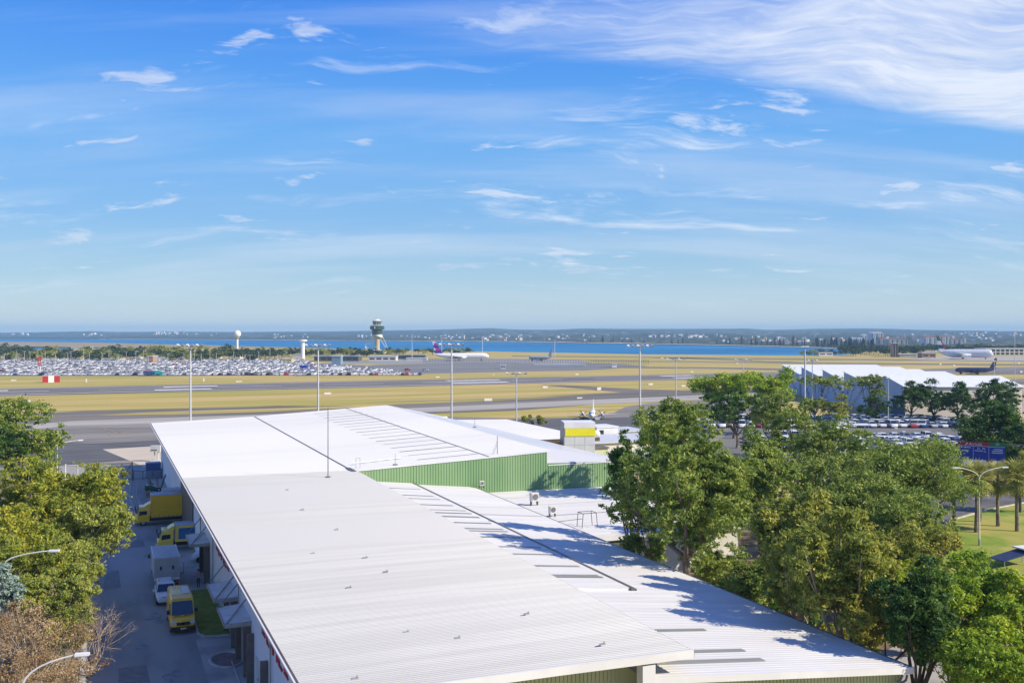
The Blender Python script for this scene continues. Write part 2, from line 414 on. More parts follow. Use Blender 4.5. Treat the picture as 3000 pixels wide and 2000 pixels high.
pxs = list(range(-1800, 4801, 24)); NT_ = 34
for px in pxs:
    ys = shoreY(px)
    for j in range(NT_+4):
        t = j/NT_; Y = ys+(YFAR-ys)*(t**1.35 if t <= 1 else 1+(t-1)*2.2)
        z = landz(px, Y)
        if j == 0: z = -2.0
        vs.append(tuple(CW((px-CXP)/FPX*Y, Y, z)))
n_ = NT_+4
for i in range(len(pxs)-1):
    for j in range(n_-1): fs.append((i*n_+j, (i+1)*n_+j, (i+1)*n_+j+1, i*n_+j+1))
me = bpy.data.meshes.new('far_hills'); me.from_pydata(vs, [], fs); me.materials.append(FARLAND)
me.polygons.foreach_set('use_smooth', [True]*len(fs)); struct(obj('far_hills', me))
def far_at(px, yb):                                        # where the far land shows at pixel row yb
    Y = shoreY(px)+5
    while Y < YFAR*1.0:
        z = landz(px, Y)
        if 975+2900*(EYE-z)/Y <= yb: break
        Y += 12
    return Y, landz(px, Y)

# land of the airport and everything near, out to the shore and well behind the camera
land = [CW(-3500,-2500), CW(3500,-2500), CW(3500,1400)]
lp = [PZ(2960,1026), PZ(2700,1026), PZ(2560,1026.5), PZ(2500,1036), PZ(2440,1041), PZ(2250,1040.5), PZ(1900,1037.5), PZ(1500,1030.5), PZ(1100,1023.5), PZ(700,1016.5), PZ(305,1018), PZ(270,1022), PZ(50,1025.5), PZ(-900,1028)]
land += lp+[CW(-3500,1370)]
sheet('ground', [(p.x, p.y) for p in land], 0.0, GRASS, px=False)
sheet('reclaimed_strip', [(-900,1001), (0,1000.5), (250,1002.5), (480,1008), (700,1013.2), (900,1018), (1000,1020), (900,1019.2), (700,1016.3), (300,1017.8), (0,1014), (-900,1010)], 0.35, mat('strip_grass', (.36,.26,.12), (.28,.22,.10), .02, .95, stretch=(.2,1,1)))
sheet('water', [tuple(CW(*q)[:2]) for q in ((-9000,700), (9000,700), (9000,9500), (-9000,9500))], -0.8, WATER, px=False)
bp = [(x, interp(SHORE, x)) for x in range(320, 2481, 60)]
sheet('far_beach', [(x, y+.25) for x, y in bp]+[(x, y-(.9 if x > 1500 else .55)) for x, y in bp[::-1]], .55, SAND)

# ---- airfield pavements (world x runs almost along the runway)
def mark(par, name, pts, z, m, px=True):
    o = sheet(name, pts, z, m, px); del o['kind']; o.parent = par; return o
def rw(x, off): return (x*math.cos(RWA)-off*math.sin(RWA), 469.5+(x+40)*math.sin(RWA)+off*math.cos(RWA))
sheet('runway_shoulder', [rw(-900,-31), rw(1500,-31), rw(1500,31), rw(-900,31)], .02, ASPH_D, px=False)
RUN = sheet('runway', [rw(-900,-24), rw(1500,-24), rw(1500,24), rw(-900,24)], .04, ASPH, px=False)
for i in (-1, 1): mark(RUN, 'runway_edge_line', [rw(-900,i*23.2-.6), rw(1500,i*23.2-.6), rw(1500,i*23.2+.6), rw(-900,i*23.2+.6)], .06, PAINT, px=False)
for k in range(-16, 26):
    x = k*50.0; mark(RUN, 'runway_centre_dash', [rw(x,-.55), rw(x+30,-.55), rw(x+30,.55), rw(x,.55)], .06, PAINT, px=False)
for x0, x1 in ((28,52), (168,198), (300,322), (-60,-36)):
    for off in (-12, 11):
        x = x0-(6 if off < 0 else 0)
        mark(RUN, 'touchdown_bar', [rw(x,off-3), rw(x+x1-x0,off-3), rw(x+x1-x0,off+3), rw(x,off+3)], .065, PAINT, px=False)

RUBBER = mat('tyre_rubber_marks', (.060,.057,.054), (.11,.105,.10), .8, .9, stretch=(.03,2.5,1), rotz=-RWA, lo=.3, hi=.7)
for x0, x1, off, w_ in ((-20,150,-3.5,3.2), (-20,150,4.0,3.0), (190,420,-4.0,2.6), (210,400,3.6,3.0), (-260,-60,-3.2,2.6)):
    mark(RUN, 'rubber_streak', [rw(x0,off-w_*.3), rw((x0+x1)/2,off-w_/2), rw(x1,off-w_*.2), rw(x1,off+w_*.2), rw((x0+x1)/2,off+w_/2), rw(x0,off+w_*.3)], .05, RUBBER, px=False)
sheet('taxiway', [(-900,1268), (-300,1236), (242,1203), (606,1194), (775,1190), (940,1184), (1230,1172), (1500,1166), (1750,1152), (2000,1143), (2400,1127), (3300,1100), (3300,1112), (2400,1150), (1900,1172), (1500,1203), (1200,1213), (760,1240), (440,1260), (-300,1300), (-900,1340)], .02, ASPH_D)
sheet('concrete_taxiway', [(-900,1300), (-100,1258), (207,1233), (440,1224), (750,1214), (1200,1195), (1500,1181), (1860,1165), (2300,1148), (2300,1156), (1870,1178), (1500,1196), (1200,1208), (750,1229), (440,1240), (207,1247), (-100,1274), (-900,1322)], .04, CONC)
sheet('grass_strip', [(280,1216.5), (420,1208), (606,1201.5), (760,1197.5), (960,1191), (1100,1186), (1160,1187), (1000,1195), (760,1206), (500,1213.5)], .06, GRASS)
sheet('grass_strip', [(760,1187.5), (960,1182), (1300,1172), (1500,1168), (1700,1158), (1560,1168), (1300,1179), (1040,1188), (900,1189)], .061, GRASS)
sheet('grass_strip', [(1195,1213.5), (1500,1204), (1700,1199.5), (1818,1197), (1800,1207), (1700,1222), (1500,1224), (1260,1219)], .06, GRASS)
APR = sheet('apron', [(-900,1342), (-300,1302), (-100,1274), (207,1246), (440,1240), (700,1233), (1200,1212.5), (1500,1226), (1700,1223), (1800,1208), (1830,1192), (1900,1180), (2300,1156), (2300,1175), (2180,1215), (2100,1300), (1900,1330), (1500,1330), (900,1345), (430,1380), (60,1420), (-900,1470)], .045, APRON)
sheet('dark_apron', [(1430,1232), (1520,1228), (1700,1225), (1830,1221), (1980,1217), (1960,1290), (1780,1300), (1500,1300)], .07, APRON_D)
sheet('dark_apron', [(-300,1330), (150,1303), (300,1298), (470,1288), (500,1302), (300,1315), (380,1346), (150,1365), (-300,1372)], .07, APRON_D)
sheet('pale_concrete_pad', [(300,1315.5), (470,1305), (520,1303), (520,1372), (432,1373), (388,1352)], .075, CONC_P)
for pts in ([(288,1248),(340,1265),(365,1268),(363,1268.8),(338,1266),(286,1249)], [(320,1268),(385,1264),(386,1264.8),(320,1269)], [(318,1266),(330,1280),(328,1280.5),(316,1266.5)]):
    mark(APR, 'apron_line', pts, .075, PAINT_Y)
# far taxiways, the old apron with the parked jets
sheet('jet_apron', [(940,1060), (1180,1052), (1500,1050), (1700,1054), (1730,1062), (1660,1066), (1500,1063), (1240,1064), (1000,1066)], .03, mat('jet_apron_concrete', (.30,.29,.27), (.24,.235,.22), .02, .9, stretch=(.2,1,1)))
sheet('fenced_lot', [(860,1101), (1100,1068), (1300,1064), (1560,1061), (1800,1064), (1900,1072), (1720,1085), (1540,1088), (1200,1096)], .025, mat('lot_asphalt', (.20,.195,.18), (.16,.155,.145), .03, .9, stretch=(.2,1,1)))
for pts in ([(1500,1041.5),(1900,1045),(2300,1050),(3200,1056),(3200,1060),(2300,1053.5),(1900,1047.5),(1500,1044)],
            [(1720,1056),(2100,1058.5),(2500,1063),(3200,1068),(3200,1073),(2500,1066.5),(2100,1061),(1750,1058.5)],
            [(1750,1073),(2100,1075.5),(2500,1083),(3200,1090),(3200,1100),(2500,1090),(2100,1080),(1760,1077)],
            [(1900,1047),(2300,1061),(2350,1061),(2000,1047)],
            [(1580,1127),(1830,1150),(1990,1150),(2000,1143),(1860,1139),(1650,1127)]):
    sheet('far_taxiway', pts, .03, ASPH_D)
sheet('terminal_apron', [(2660,1052), (2740,1044), (2860,1043), (3300,1044), (3300,1057), (2900,1056), (2760,1055)], .035, CONC)
sheet('car_park_surface', [(-700,1101), (-700,1052), (0,1054), (500,1056), (900,1062), (1100,1072), (1170,1082), (1165,1094), (860,1099), (500,1101)], .02, mat('car_park_asphalt', (.17,.165,.16), (.13,.128,.125), .05, .9))

# ---- driveway beside the warehouse
WX = 10.2                                                  # plane of the warehouse's long wall
sheet('driveway', [(-.9,10), (WX,10), (WX,187.2), (9.5,198), (-14,206), (-14,188), (-.9,180)], .055, DRIVE, px=False)
sheet('leaf_litter_verge', [(-60,10), (-1.3,10), (-1.3,150), (-9,184), (-60,184)], .03, DIRT, px=False)
sheet('concrete_loading_pad', [(7.2,20), (WX,20), (WX,84.2), (7.7,85.0), (7.25,84.0)], .062, CONC_G, px=False)
sheet('concrete_loading_pad', [(6.9,100.5), (WX,100.5), (WX,124), (6.6,124)], .062, CONC_G, px=False)
k = MB().bx(-1.3,-.9,10,180,0,.17); struct(k.build('kerb', KERB))
vg = [(7.75,85.6),(8.1,84.9),(9.0,84.6),(10.1,84.6),(10.1,100.2),(8.2,100.2),(7.7,98)]
sheet('grass_verge', vg, .135, SHADE_LAWN, px=False)
k = MB().tube([(10.1,100.4,.1),(8.2,100.4,.1),(7.6,98,.1),(7.6,85.6,.1),(8.0,84.75,.1),(9.0,84.4,.1),(10.15,84.4,.1)], .11, 6); struct(k.build('verge_kerb', KERB))
k = MB().tube([(4.6,150,.1),(4.3,162,.1),(4.9,176,.1)], .14, 6); struct(k.build('verge_kerb', KERB))
k = MB().tube([(5.6,150,.1),(5.3,162,.1),(5.9,176,.1)], .10, 6); struct(k.build('verge_kerb', KERB))
k = MB().tube([(9.0+1.2*math.cos(a), 78.1+1.9*math.sin(a), .1) for a in np.linspace(0, 2*math.pi, 26)], .12, 6); struct(k.build('ring_kerb', KERB))
sheet('planting_bed', [(9.0+1.08*math.cos(a), 78.1+1.75*math.sin(a)) for a in np.linspace(0, 2*math.pi, 25)[:-1]], .09, mat('bed_gravel', (.26,.18,.16), (.18,.13,.12), 2.0, .95, bump=.4), px=False)

PATCH = mat('asphalt_patch', (.235,.225,.205), (.18,.173,.16), 1.5, .85, bump=.2, bscale=14)
STAIN = mat('oil_stain', (.15,.142,.132), (.26,.248,.225), 1.2, .6, lo=.4, hi=.6)
for x0, x1, y0, y1 in ((1.2,3.4,74,79.5), (0.4,2.0,104,112), (3.0,5.0,123,127.5), (.2,2.6,140,146)):
    sheet('asphalt_patch', [(x0,y0), (x1,y0+.3), (x1-.1,y1), (x0+.15,y1-.2)], .059, PATCH, px=False)
for cx_, cy_, r_ in ((4.6,92,.9), (3.2,84,.6), (5.6,117.5,1.1), (4.0,130,.9), (2.6,98,.5), (5.0,76,.8)):
    sheet('oil_stain', [(cx_+r_*(.75+.3*math.sin(3*a+cx_))*math.cos(a), cy_+2.2*r_*(.75+.3*math.sin(2*a+cy_))*math.sin(a)) for a in np.linspace(0, 2*math.pi, 19)[:-1]], .0605, STAIN, px=False)
for cx_, cy_ in ((-.55,90), (-.55,120), (-.55,76)):
    sheet('drain_grate', [(cx_-.3,cy_-.45), (cx_+.3,cy_-.45), (cx_+.3,cy_+.45), (cx_-.3,cy_+.45)], .0615, mat('drain_iron', (.05,.05,.05), (.08,.08,.08), 6, .6), px=False)
# ---- right-hand side: mulch under the trees, lane, ring road and palm lawn
sheet('mulch', [(44.5,20), (75,20), (95,60), (110,110), (74,128), (44.5,128)], .03, DIRT, px=False)
sheet('lane', [(2560,1925), (2640,1880), (2740,1880), (2870,1945), (2990,2120), (2700,2200), (2600,2050)], .05, mat('lane_concrete', (.36,.33,.28), (.28,.26,.225), .5, .9, c3=(.40,.37,.32), scale3=.2, bump=.1, bscale=8))
RRD = sheet('ring_road', [(2400,1640), (2560,1540), (2700,1440), (2800,1412), (3100,1400), (3400,1400), (3400,1460), (3000,1468), (2880,1490), (2790,1518), (2745,1540), (2720,1575), (2690,1640), (2600,1720), (2450,1760)], .045, ROADM)
sheet('palm_lawn', [(2722,1600), (2728,1572), (2748,1545), (2795,1522), (2885,1496), (3005,1472), (3400,1464), (3400,1700), (2900,1700), (2740,1680)], .12, LAWN)
lk = [(2716,1625), (2722,1600), (2728,1572), (2748,1545), (2795,1522), (2885,1496), (3005,1472), (3400,1464)]
struct(MB().tube([PZ(x, y, .09) for x, y in lk], .17, 6).build('lawn_kerb', KERB))
for a, b_ in (((2868,1430),(2885,1428)), ((2915,1426),(2940,1425)), ((2960,1447),(2985,1449)), ((2850,1462),(2875,1456))):
    p, q = PZ(*a), PZ(*b_); d = (q-p).normalized()*.1; nrm = Vector((-d.y, d.x, 0))
    mark(RRD, 'lane_mark', [(p.x-nrm.x, p.y-nrm.y), (q.x-nrm.x, q.y-nrm.y), (q.x+nrm.x, q.y+nrm.y), (p.x+nrm.x, p.y+nrm.y)], .06, PAINT, px=False)
RCP = sheet('rental_car_park', [tuple(CW(*q)[:2]) for q in ((34,188), (120,188), (150,300), (40,300))], .03, mat('rental_asphalt', (.15,.147,.14), (.12,.118,.112), .1, .9, c3=(.175,.17,.16), scale3=.05), px=False)
for xx in range(70, 118, 3):
    a = CW(xx, 238); b_ = CW(xx, 243)
    mark(RCP, 'bay_line', [(a.x-.06,a.y), (a.x+.06,a.y), (b_.x+.06,b_.y), (b_.x-.06,b_.y)], .045, PAINT, px=False)
# ================================================================== warehouse
ROOFN = mat('pale_grey_roof_steel', (.52,.515,.49), (.455,.45,.43), .9, .36, stretch=(.05,1.2,1), c3=(.50,.495,.48), scale3=.05, spec=.5)
ROOFW = mat('white_roof_steel', (.60,.595,.575), (.56,.555,.54), .5, .36, stretch=(.08,1,1), c3=(.61,.605,.59), scale3=.04, spec=.5)
ROOFW2 = mat('weathered_white_roof', (.66,.65,.62), (.585,.575,.545), .5, .5, stretch=(.12,1.4,1), c3=(.61,.595,.56), scale3=.12, spec=.4)
SKYL_M = mat('aged_skylight_sheet', (.25,.255,.22), (.19,.20,.165), .8, .5, stretch=(.3,2,1), c3=(.30,.30,.265), scale3=.3)
SKYL_W = mat('pale_skylight_sheet', (.52,.52,.50), (.45,.45,.43), .8, .5, stretch=(.3,2,1))
GUTTER = mat('dark_gutter_steel', (.115,.113,.108), (.085,.083,.08), .4, .55, stretch=(1,.2,1))
FASCIA = mat('white_fascia', (.72,.72,.72), (.64,.64,.645), .4, .45)
FASC_B = mat('brown_fascia', (.105,.075,.058), (.075,.055,.045), .5, .55)
GREENW = mat('green_wall_steel', (.205,.345,.155), (.17,.30,.135), .35, .5, stretch=(1,1,.2), c3=(.24,.37,.18), scale3=.15)
LIMEW = mat('pale_green_wall_steel', (.52,.56,.32), (.45,.50,.28), .5, .5, stretch=(1.5,1.5,.2), c3=(.55,.57,.37), scale3=.2)
WALLW = mat('white_painted_wall', (.86,.87,.86), (.80,.81,.81), .25, .7, stretch=(1,.4,1.2), c3=(.74,.75,.76), scale3=.07, bump=.05)
WALLY = mat('cream_yellow_band', (.88,.80,.36), (.82,.74,.33), .4, .6)
SIGNR = mat('sign_red', (.60,.04,.04), (.52,.035,.035), .8, .5)
SIGNY = mat('sign_yellow', (.85,.66,.03), (.80,.62,.03), .8, .5)
STEEL = mat('galvanised_steel', (.42,.42,.42), (.34,.34,.345), 1.5, .45, metal=.4)
STEEL_D = mat('grey_steel', (.20,.20,.205), (.15,.15,.155), 1.5, .5, metal=.2)
BROWNST = mat('brown_steel', (.17,.135,.11), (.125,.10,.085), 1.0, .6)
AWN = mat('awning_sheet', (.68,.68,.70), (.58,.58,.60), .9, .5, c3=(.72,.72,.73), scale3=.4)
DOORM = mat('roller_door', (.30,.28,.27), (.23,.22,.21), .8, .6)
WHITEP = mat('white_paint', (.80,.80,.79), (.74,.74,.73), .7, .4)
OFFW = mat('off_white_paint', (.68,.66,.60), (.60,.58,.53), .7, .5)
BLACKP = mat('black_plastic', (.022,.022,.024), (.030,.030,.032), 2, .5)

def ribbed_roof(near, far, s0, s1, pitch, h):
    """sheet with trapezoid ribs that run across (along x) from profile near (at y=s0) to far (at y=s1)"""
    mb = MB(); ys, dz = [], []
    n = int((s1-s0)/pitch)
    for i in range(n):
        y = s0+i*pitch
        for q, e in ((0,0), (.60,0), (.68,h), (.90,h)): ys.append(y+q*pitch); dz.append(e)
    ys.append(s1); dz.append(0)
    k = len(near)
    for y, e in zip(ys, dz):
        t = (y-s0)/(s1-s0)
        for (a, za), (c, zc) in zip(near, far): mb.v.append((a+(c-a)*t, y, za+(zc-za)*t+e))
    for i in range(len(ys)-1):
        for j in range(k-1): mb.f.append((i*k+j, i*k+j+1, (i+1)*k+j+1, (i+1)*k+j)); mb.m.append(0)
    return mb
def ribbed_wall(x0, x1, y, zb, zt, pitch, h):
    mb = MB(); xs, dy = [], []
    n = int((x1-x0)/pitch)
    for i in range(n):
        x = x0+i*pitch
        for q, e in ((0,0), (.55,0), (.63,h), (.92,h)): xs.append(x+q*pitch); dy.append(e)
    xs.append(x1); dy.append(0)
    for x, e in zip(xs, dy): mb.v += [(x, y-e, zb(x)), (x, y-e, zt(x))]
    for i in range(len(xs)-1): mb.f.append((2*i, 2*i+2, 2*i+3, 2*i+1)); mb.m.append(0)
    return mb
def lin(x0, a, x1, b): return lambda x: a+(b-a)*(x-x0)/(x1-x0)

S0, S1, S2 = 44.3, 118.0, 192.0
WH = thing('warehouse', 'long near warehouse with a broad white ribbed roof and loading awnings', 'warehouse', (0,0,0))
prof1 = [(8.7,8.5), (14,8.50), (21,8.44), (28.8,8.32)]
ribbed_roof(prof1, prof1, S0, S1, .25, .045).build('main_roof', ROOFN, WH)
z2 = lambda x: 7.26-.1011*(x-25.9)
ribbed_roof([(25.9,z2(25.9)), (43.9,z2(43.9))], [(25.9,z2(25.9)), (43.9,z2(43.9))], S0+.15, S1-.05, .38, .018).build('lower_roof', ROOFW2, WH)
ribbed_roof([(28.2,z2(28.2)+.17), (35.7,z2(35.7)+.17)], [(28.2,z2(28.2)+.17), (35.7,z2(35.7)+.17)], 63.3, S1-.1, .38, .018).build('raised_roof_bay', ROOFW2, WH)
mb = MB(); mb.prism([(28.2,z2(28.2)-.02), (35.7,z2(35.7)-.02), (35.7,z2(35.7)+.165), (28.2,z2(28.2)+.165)], 'y', 63.32, 63.36); mb.build('bay_end_flashing', FASCIA, WH)
mb = MB(); zz = z2(35.95)
mb.loft([[(35.72,s,zz+.20), (36.2,s,zz+.12), (36.2,s,zz-.05), (35.72,s,zz)] for s in (63.1, S1-.1)]); mb.build('valley_gutter', GUTTER, WH)
mb = MB(); mb.bx(43.85,44.15,S0+.1,S1-.1,z2(44)-.22,z2(44)-.02); mb.build('eave_gutter', STEEL_D, WH)
# skylight sheets
def bar(par, x0, x1, s, w, zf, m, up=.05):
    mb = MB(); mb.v = [(x0,s-w/2,zf(x0)+up), (x1,s-w/2,zf(x1)+up), (x1,s+w/2,zf(x1)+up), (x0,s+w/2,zf(x0)+up)]
    mb.v += [(x,y,z-.03) for x,y,z in mb.v]; mb.f = [(0,1,2,3), (0,4,5,1), (1,5,6,2), (2,6,7,3), (3,7,4,0)]; mb.m = [0]*5
    mb.build('skylight_panel', m, par)
zr = lambda x: z2(x)+.17
SN, CS = math.sin(YAW), math.cos(YAW)
def s_of(py, x, z): return (2900*(EYE-z)/(py-975)-x*SN)/CS
for yc, w, L in ((600,.3,3.6),(652,.3,3.3),(678,.25,3.3),(725,.3,3.4),(765,.3,4.0),(786,.4,4.0),(815,.55,4.0),(862,.3,3.9),(908,.4,3.8),(926,.35,3.8),(972,.35,3.9),(1048,.35,3.9),(1105,.38,3.7),(1195,.4,3.8),(1267,.4,3.8)):
    s = s_of(1200+yc/2.613, 31, zr(31)); bar(WH, 28.95, 35.1+.4*(L-3.8), s, w*1.12, zr, SKYL_M)
bar(WH, 28.95, 35.2, 66.6, .42, zr, SKYL_M)
for yc in (748, 808): bar(WH, 36.3, 43.6, s_of(1200+yc/2.613, 40, z2(40)), .30, z2, SKYL_W)
for py, a, b_, w in ((1848,28.95,35.2,.42), (1910,28.9,35.0,.50), (1939,26.2,35.0,.5)): bar(WH, a, b_, s_of(py, 30, z2(30)), w, z2, SKYL_M)
# edges
mb = MB()
for (a, za), (c, zc) in zip(prof1, prof1[1:]): mb.loft([[(x,S0-.06,z+.06), (x,S0+.02,z+.06), (x,S0+.02,z-.36), (x,S0-.06,z-.36)] for x, z in ((a,za),(c,zc))])
mb.build('front_fascia', FASCIA, WH)
mb = MB(); mb.bx(8.55,8.70,S0,S1,8.28,8.53); mb.build('eave_gutter', FASC_B, WH)
mb = MB(); mb.bx(8.46,8.55,S0,S1,8.44,8.56); mb.build('gutter_lip', FASCIA, WH)
mb = MB(); mb.bx(8.72,28.6,S0+.05,S0+2.6,8.10,8.14); mb.build('soffit', BROWNST, WH)
mb = MB(); mb.bx(28.72,28.86,S0,S1-.2,7.98,8.31); mb.build('side_fascia', STEEL_D, WH)
mb = MB(); mb.loft([[(x,S0+.02,z2(x)+.05), (x,S0+.16,z2(x)+.05), (x,S0+.16,z2(x)-.33), (x,S0+.02,z2(x)-.33)] for x in (26.5,43.95)]); mb.build('front_fascia', FASCIA, WH)
# walls
mb = MB(); mb.bx(WX,WX+.25,S0+1.8,S1,0,8.25); mb.build('long_wall', WALLW, WH)
mb = MB(); mb.bx(WX-.03,WX,S0+1.8,S1,5.0,8.2); mb.build('painted_band', WALLY, WH)
mb = MB(); mb.bx(WX+.25,28.5,S0+2.6,S0+2.75,0,8.05); mb.build('front_wall', LIMEW, WH)
mb = MB(); mb.bx(28.45,28.7,S0+2.6,S1,0,8.0); mb.build('side_wall', OFFW, WH)
mb = MB(); mb.bx(25.9,43.6,S0+.62,S0+.75,0,5.3); mb.prism([(25.9,5.3),(43.6,5.3),(43.6,z2(43.6)-.1),(25.9,z2(25.9)-.1)], 'y', S0+.62, S0+.75); mb.build('lower_front_wall', LIMEW, WH)
mb = MB(); mb.bx(43.5,43.7,S0+.75,S1,0,z2(43.6)-.05); mb.build('lower_side_wall', OFFW, WH)
mb = MB(); mb.bx(25.75,26.5,S0-.02,S0+.6,4.0,7.9); mb.build('corner_column', FASCIA, WH)
def strip_mesh(h): return MB().bx(-.085,.085,-.05,0,-h,0).mesh('cladding_strip', LIMEW)
sm = strip_mesh(4.0)
for i in range(75):
    x = 26.7+i*.235
    if x < 43.4: obj('cladding_strip', sm, WH, (x, S0+.615, z2(x)-.34))
sm = strip_mesh(3.6)
for i in range(70):
    x = 10.6+i*.235
    if x < 25.7: obj('cladding_strip', sm, WH, (x, S0+2.595, 7.95))
# downpipe and shaded wall return at the low corner
mb = MB(); mb.tube([(43.7,S0+.3,5.0),(43.6,S0+.3,4.7),(43.0,S0+.3,4.45),(42.9,S0+.3,3.9),(42.9,S0+.3,0)], .07, 8); mb.build('downpipe', STEEL_D, WH)
mb = MB(); mb.tube([(43.3,S0+.25,5.05),(43.1,S0+.25,4.75),(42.5,S0+.25,4.55),(42.4,S0+.25,4.0)], .07, 8); mb.build('downpipe', STEEL_D, WH)
# loading bays: awnings on portal frames, with tie rods up to the wall
def awning(s0, s1, k):
    z = 4.0; x0 = 8.35
    mb = MB(); mb.loft([[(x0,s,z), (WX-.02,s,z+.16), (WX-.02,s,z+.20), (x0,s,z+.04)] for s in (s0,s1)]); a = mb.build('awning_sheet', AWN, WH)
    mb = MB()
    mb.bx(x0-.06,x0,s0-.06,s1+.06,z-.16,z+.10); mb.bx(x0,WX-.02,s0-.08,s0-.005,z-.18,z+.12); mb.bx(x0,WX-.02,s1+.005,s1+.08,z-.18,z+.12)
    mb.build('awning_frame', STEEL, a)
    for s in (s0+.1, s1-.1):
        MB().tube([(x0+.1,s,z+.1), (WX,s,z+2.2)], .045, 6).build('tie_rod', STEEL_D, a)
    MB().tube([(x0+.15,s0+.2,z+.12), (WX-.1,s1-.6,z+.28)], .035, 5).build('brace', STEEL_D, a)
    mb = MB(); mb.bx(WX-.16,WX-.01,s0+.45,s1-.45,.1,3.6); mb.build('roller_door', DOORM, WH)
    for s in (s0+.1, s1-.35):
        mb = MB(); mb.bx(WX-.55,WX-.01,s,s+.28,.1,3.95); mb.build('door_post', BROWNST, WH)
awning(73.5, 78.4, 0); awning(80.7, 86.1, 1); awning(102.5, 108.0, 2)
for k, s in enumerate((72.6, 66.2)):
    mb = MB(); mb.bx(WX-.5,WX-.01,s-.5,s-.2,.1,3.6); mb.build('door_post', BROWNST, WH)
for s0, s1 in ((69.6,71.0), (93.0,94.5)):
    mb = MB(); mb.bx(WX-.05,WX-.005,s0,s1,.1,2.4); d = mb.build('side_door', OFFW, WH)
    MB().bx(WX-.10,WX-.055,s0+.1,s0+.2,1.05,1.2).build('handle', STEEL_D, d)
for s in (64.0, 79.6, 98.5, 111.0):
    MB().tube([(WX-.14,s,.1), (WX-.14,s,5.6), (WX-.9,s,8.2)], .06, 6).build('downpipe', STEEL, WH)
MB().tube([(9.3,77.6,.1), (9.2,70,.12), (8.7,62,.12)], .03, 5).build('hose', OFFW, WH)
def text_mesh(body, size, m, depth=.02, name='lettering', sx=1.0):
    cu = bpy.data.curves.new('t', 'FONT'); cu.body = body; cu.size = size; cu.extrude = depth; cu.align_x = 'CENTER'; cu.align_y = 'CENTER'
    o = bpy.data.objects.new('t', cu); COL.objects.link(o)
    dg = bpy.context.evaluated_depsgraph_get(); me = bpy.data.meshes.new_from_object(o.evaluated_get(dg))
    bpy.data.objects.remove(o); bpy.data.curves.remove(cu)
    for v in me.vertices: v.co.x *= sx
    me.materials.clear(); me.materials.append(m); me.name = name
    return me
for s in (63.2, 91.6):
    me = text_mesh('DHL', 1.75, SIGNR, .03, 'wall_lettering', 2.1)
    o = obj('wall_lettering', me, WH, (WX-.07, s, 5.2)); o.rotation_euler = (R(90), 0, R(-90)); o.scale = (.86, 1, 1)
    for dz in (-.42, -.2, .02):
        MB().bx(WX-.075,WX-.035,s-5.0,s-3.6,5.2+dz,5.2+dz+.12).build('sign_stripe', SIGNR, WH)
        MB().bx(WX-.075,WX-.035,s+3.6,s+5.0,5.2+dz,5.2+dz+.12).build('sign_stripe', SIGNR, WH)
# roof fittings
for px, py in ((1022,1720),(915,1620),(1340,1867),(1765,1885),(1543,1796),(1040,1985),(885,1492),(840,1434),(985,1550),(1070,1632),(1130,1673),(1190,1850)):
    p = PZ(px, py, 8.55); t = (p.x-8.7)/20
    MB().box((p.x,p.y,8.54),(.34,.07,.09)).box((p.x+.1,p.y,8.61),(.06,.06,.10)).build('roof_bracket', STEEL, WH)

# ---- freight shed behind: higher roof with the green wall
FS = thing('freight_shed', 'farther white roofed freight shed with a green ribbed end wall', 'shed', (0,0,0))
nl, fl = [(8.7,8.5),(18,8.42),(28.3,8.30)], [(8.77,8.5),(18,8.85),(27.2,9.13)]
ribbed_roof(nl, fl, S1+.02, S2, .3, .03).build('roof_sheet', ROOFW, FS)
nm, fm = [(28.3,8.30),(55.0,9.50)], [(27.2,9.13),(52.9,10.56)]
ribbed_roof(nm, fm, S1+.02, S2, .3, .03).build('roof_sheet', ROOFW, FS)
mb = MB()
A, B_, C_, D_, E_ = (54.2,S1,7.94), (66.4,S1,7.62), (55.0,124.5,9.56), (52.9,S2,10.56), (64.7,S2,7.94)
mb.add([A,B_,C_,D_,E_,(55.0,S1+.02,9.5),(54.2,S1+.02,9.45)], [(0,1,2),(1,4,3,2)]); mb.build('side_roof', ROOFW, FS)
mb = MB(); mb.prism([(S1,7.94),(124.5,9.56),(S1,9.46)], 'x', 54.1, 54.3); mb.build('parapet_return', GREENW, FS)
tt = lin(29,8.30,54.2,9.46)
ribbed_wall(28.6, 54.2, S1-.02, lambda x: z2(x)-.4 if x < 43.9 else 4.3, lambda x: tt(x), .36, .05).build('green_wall', GREENW, FS)
ribbed_wall(54.2, 66.4, S1-.02, lambda x: 0.2 if x > 62 else 4.3, lin(54.2,7.94,66.4,7.62), .36, .05).build('green_wall', GREENW, FS)
mb = MB(); mb.loft([[(x,S1-.12,tt(x)+.10),(x,S1+.06,tt(x)+.10),(x,S1+.06,tt(x)-.06),(x,S1-.12,tt(x)-.06)] for x in (28.6,54.25)]); mb.build('wall_capping', FASCIA, FS)
mb = MB(); mb.bx(54.15,54.3,S1-.1,S1,7.94,9.5); mb.bx(54.3,66.4,S1-.1,S1+.02,7.60,7.72); mb.build('wall_capping', FASCIA, FS)
mb = MB(); mb.bx(8.55,8.70,S1,S2,8.28,8.53); mb.build('eave_gutter', FASC_B, FS)
mb = MB(); mb.bx(8.46,8.55,S1,S2,8.44,8.56); mb.build('gutter_lip', FASCIA, FS)
mb = MB(); mb.bx(WX,WX+.25,S1+.02,187,0,8.3); mb.build('long_wall', WALLW, FS)
mb = MB(); mb.bx(WX-.16,WX-.01,121,139,.05,6.4); mb.build('dock_door', BROWNST, FS)
mb = MB(); mb.bx(WX+.25,64,186.8,187,0,8.4); mb.build('end_wall', WALLW, FS)
mb = MB(); mb.bx(64.1,64.3,S1,S2-.5,0,7.7); mb.build('side_wall', OFFW, FS)
for y in np.arange(190.2, 190.3): pass
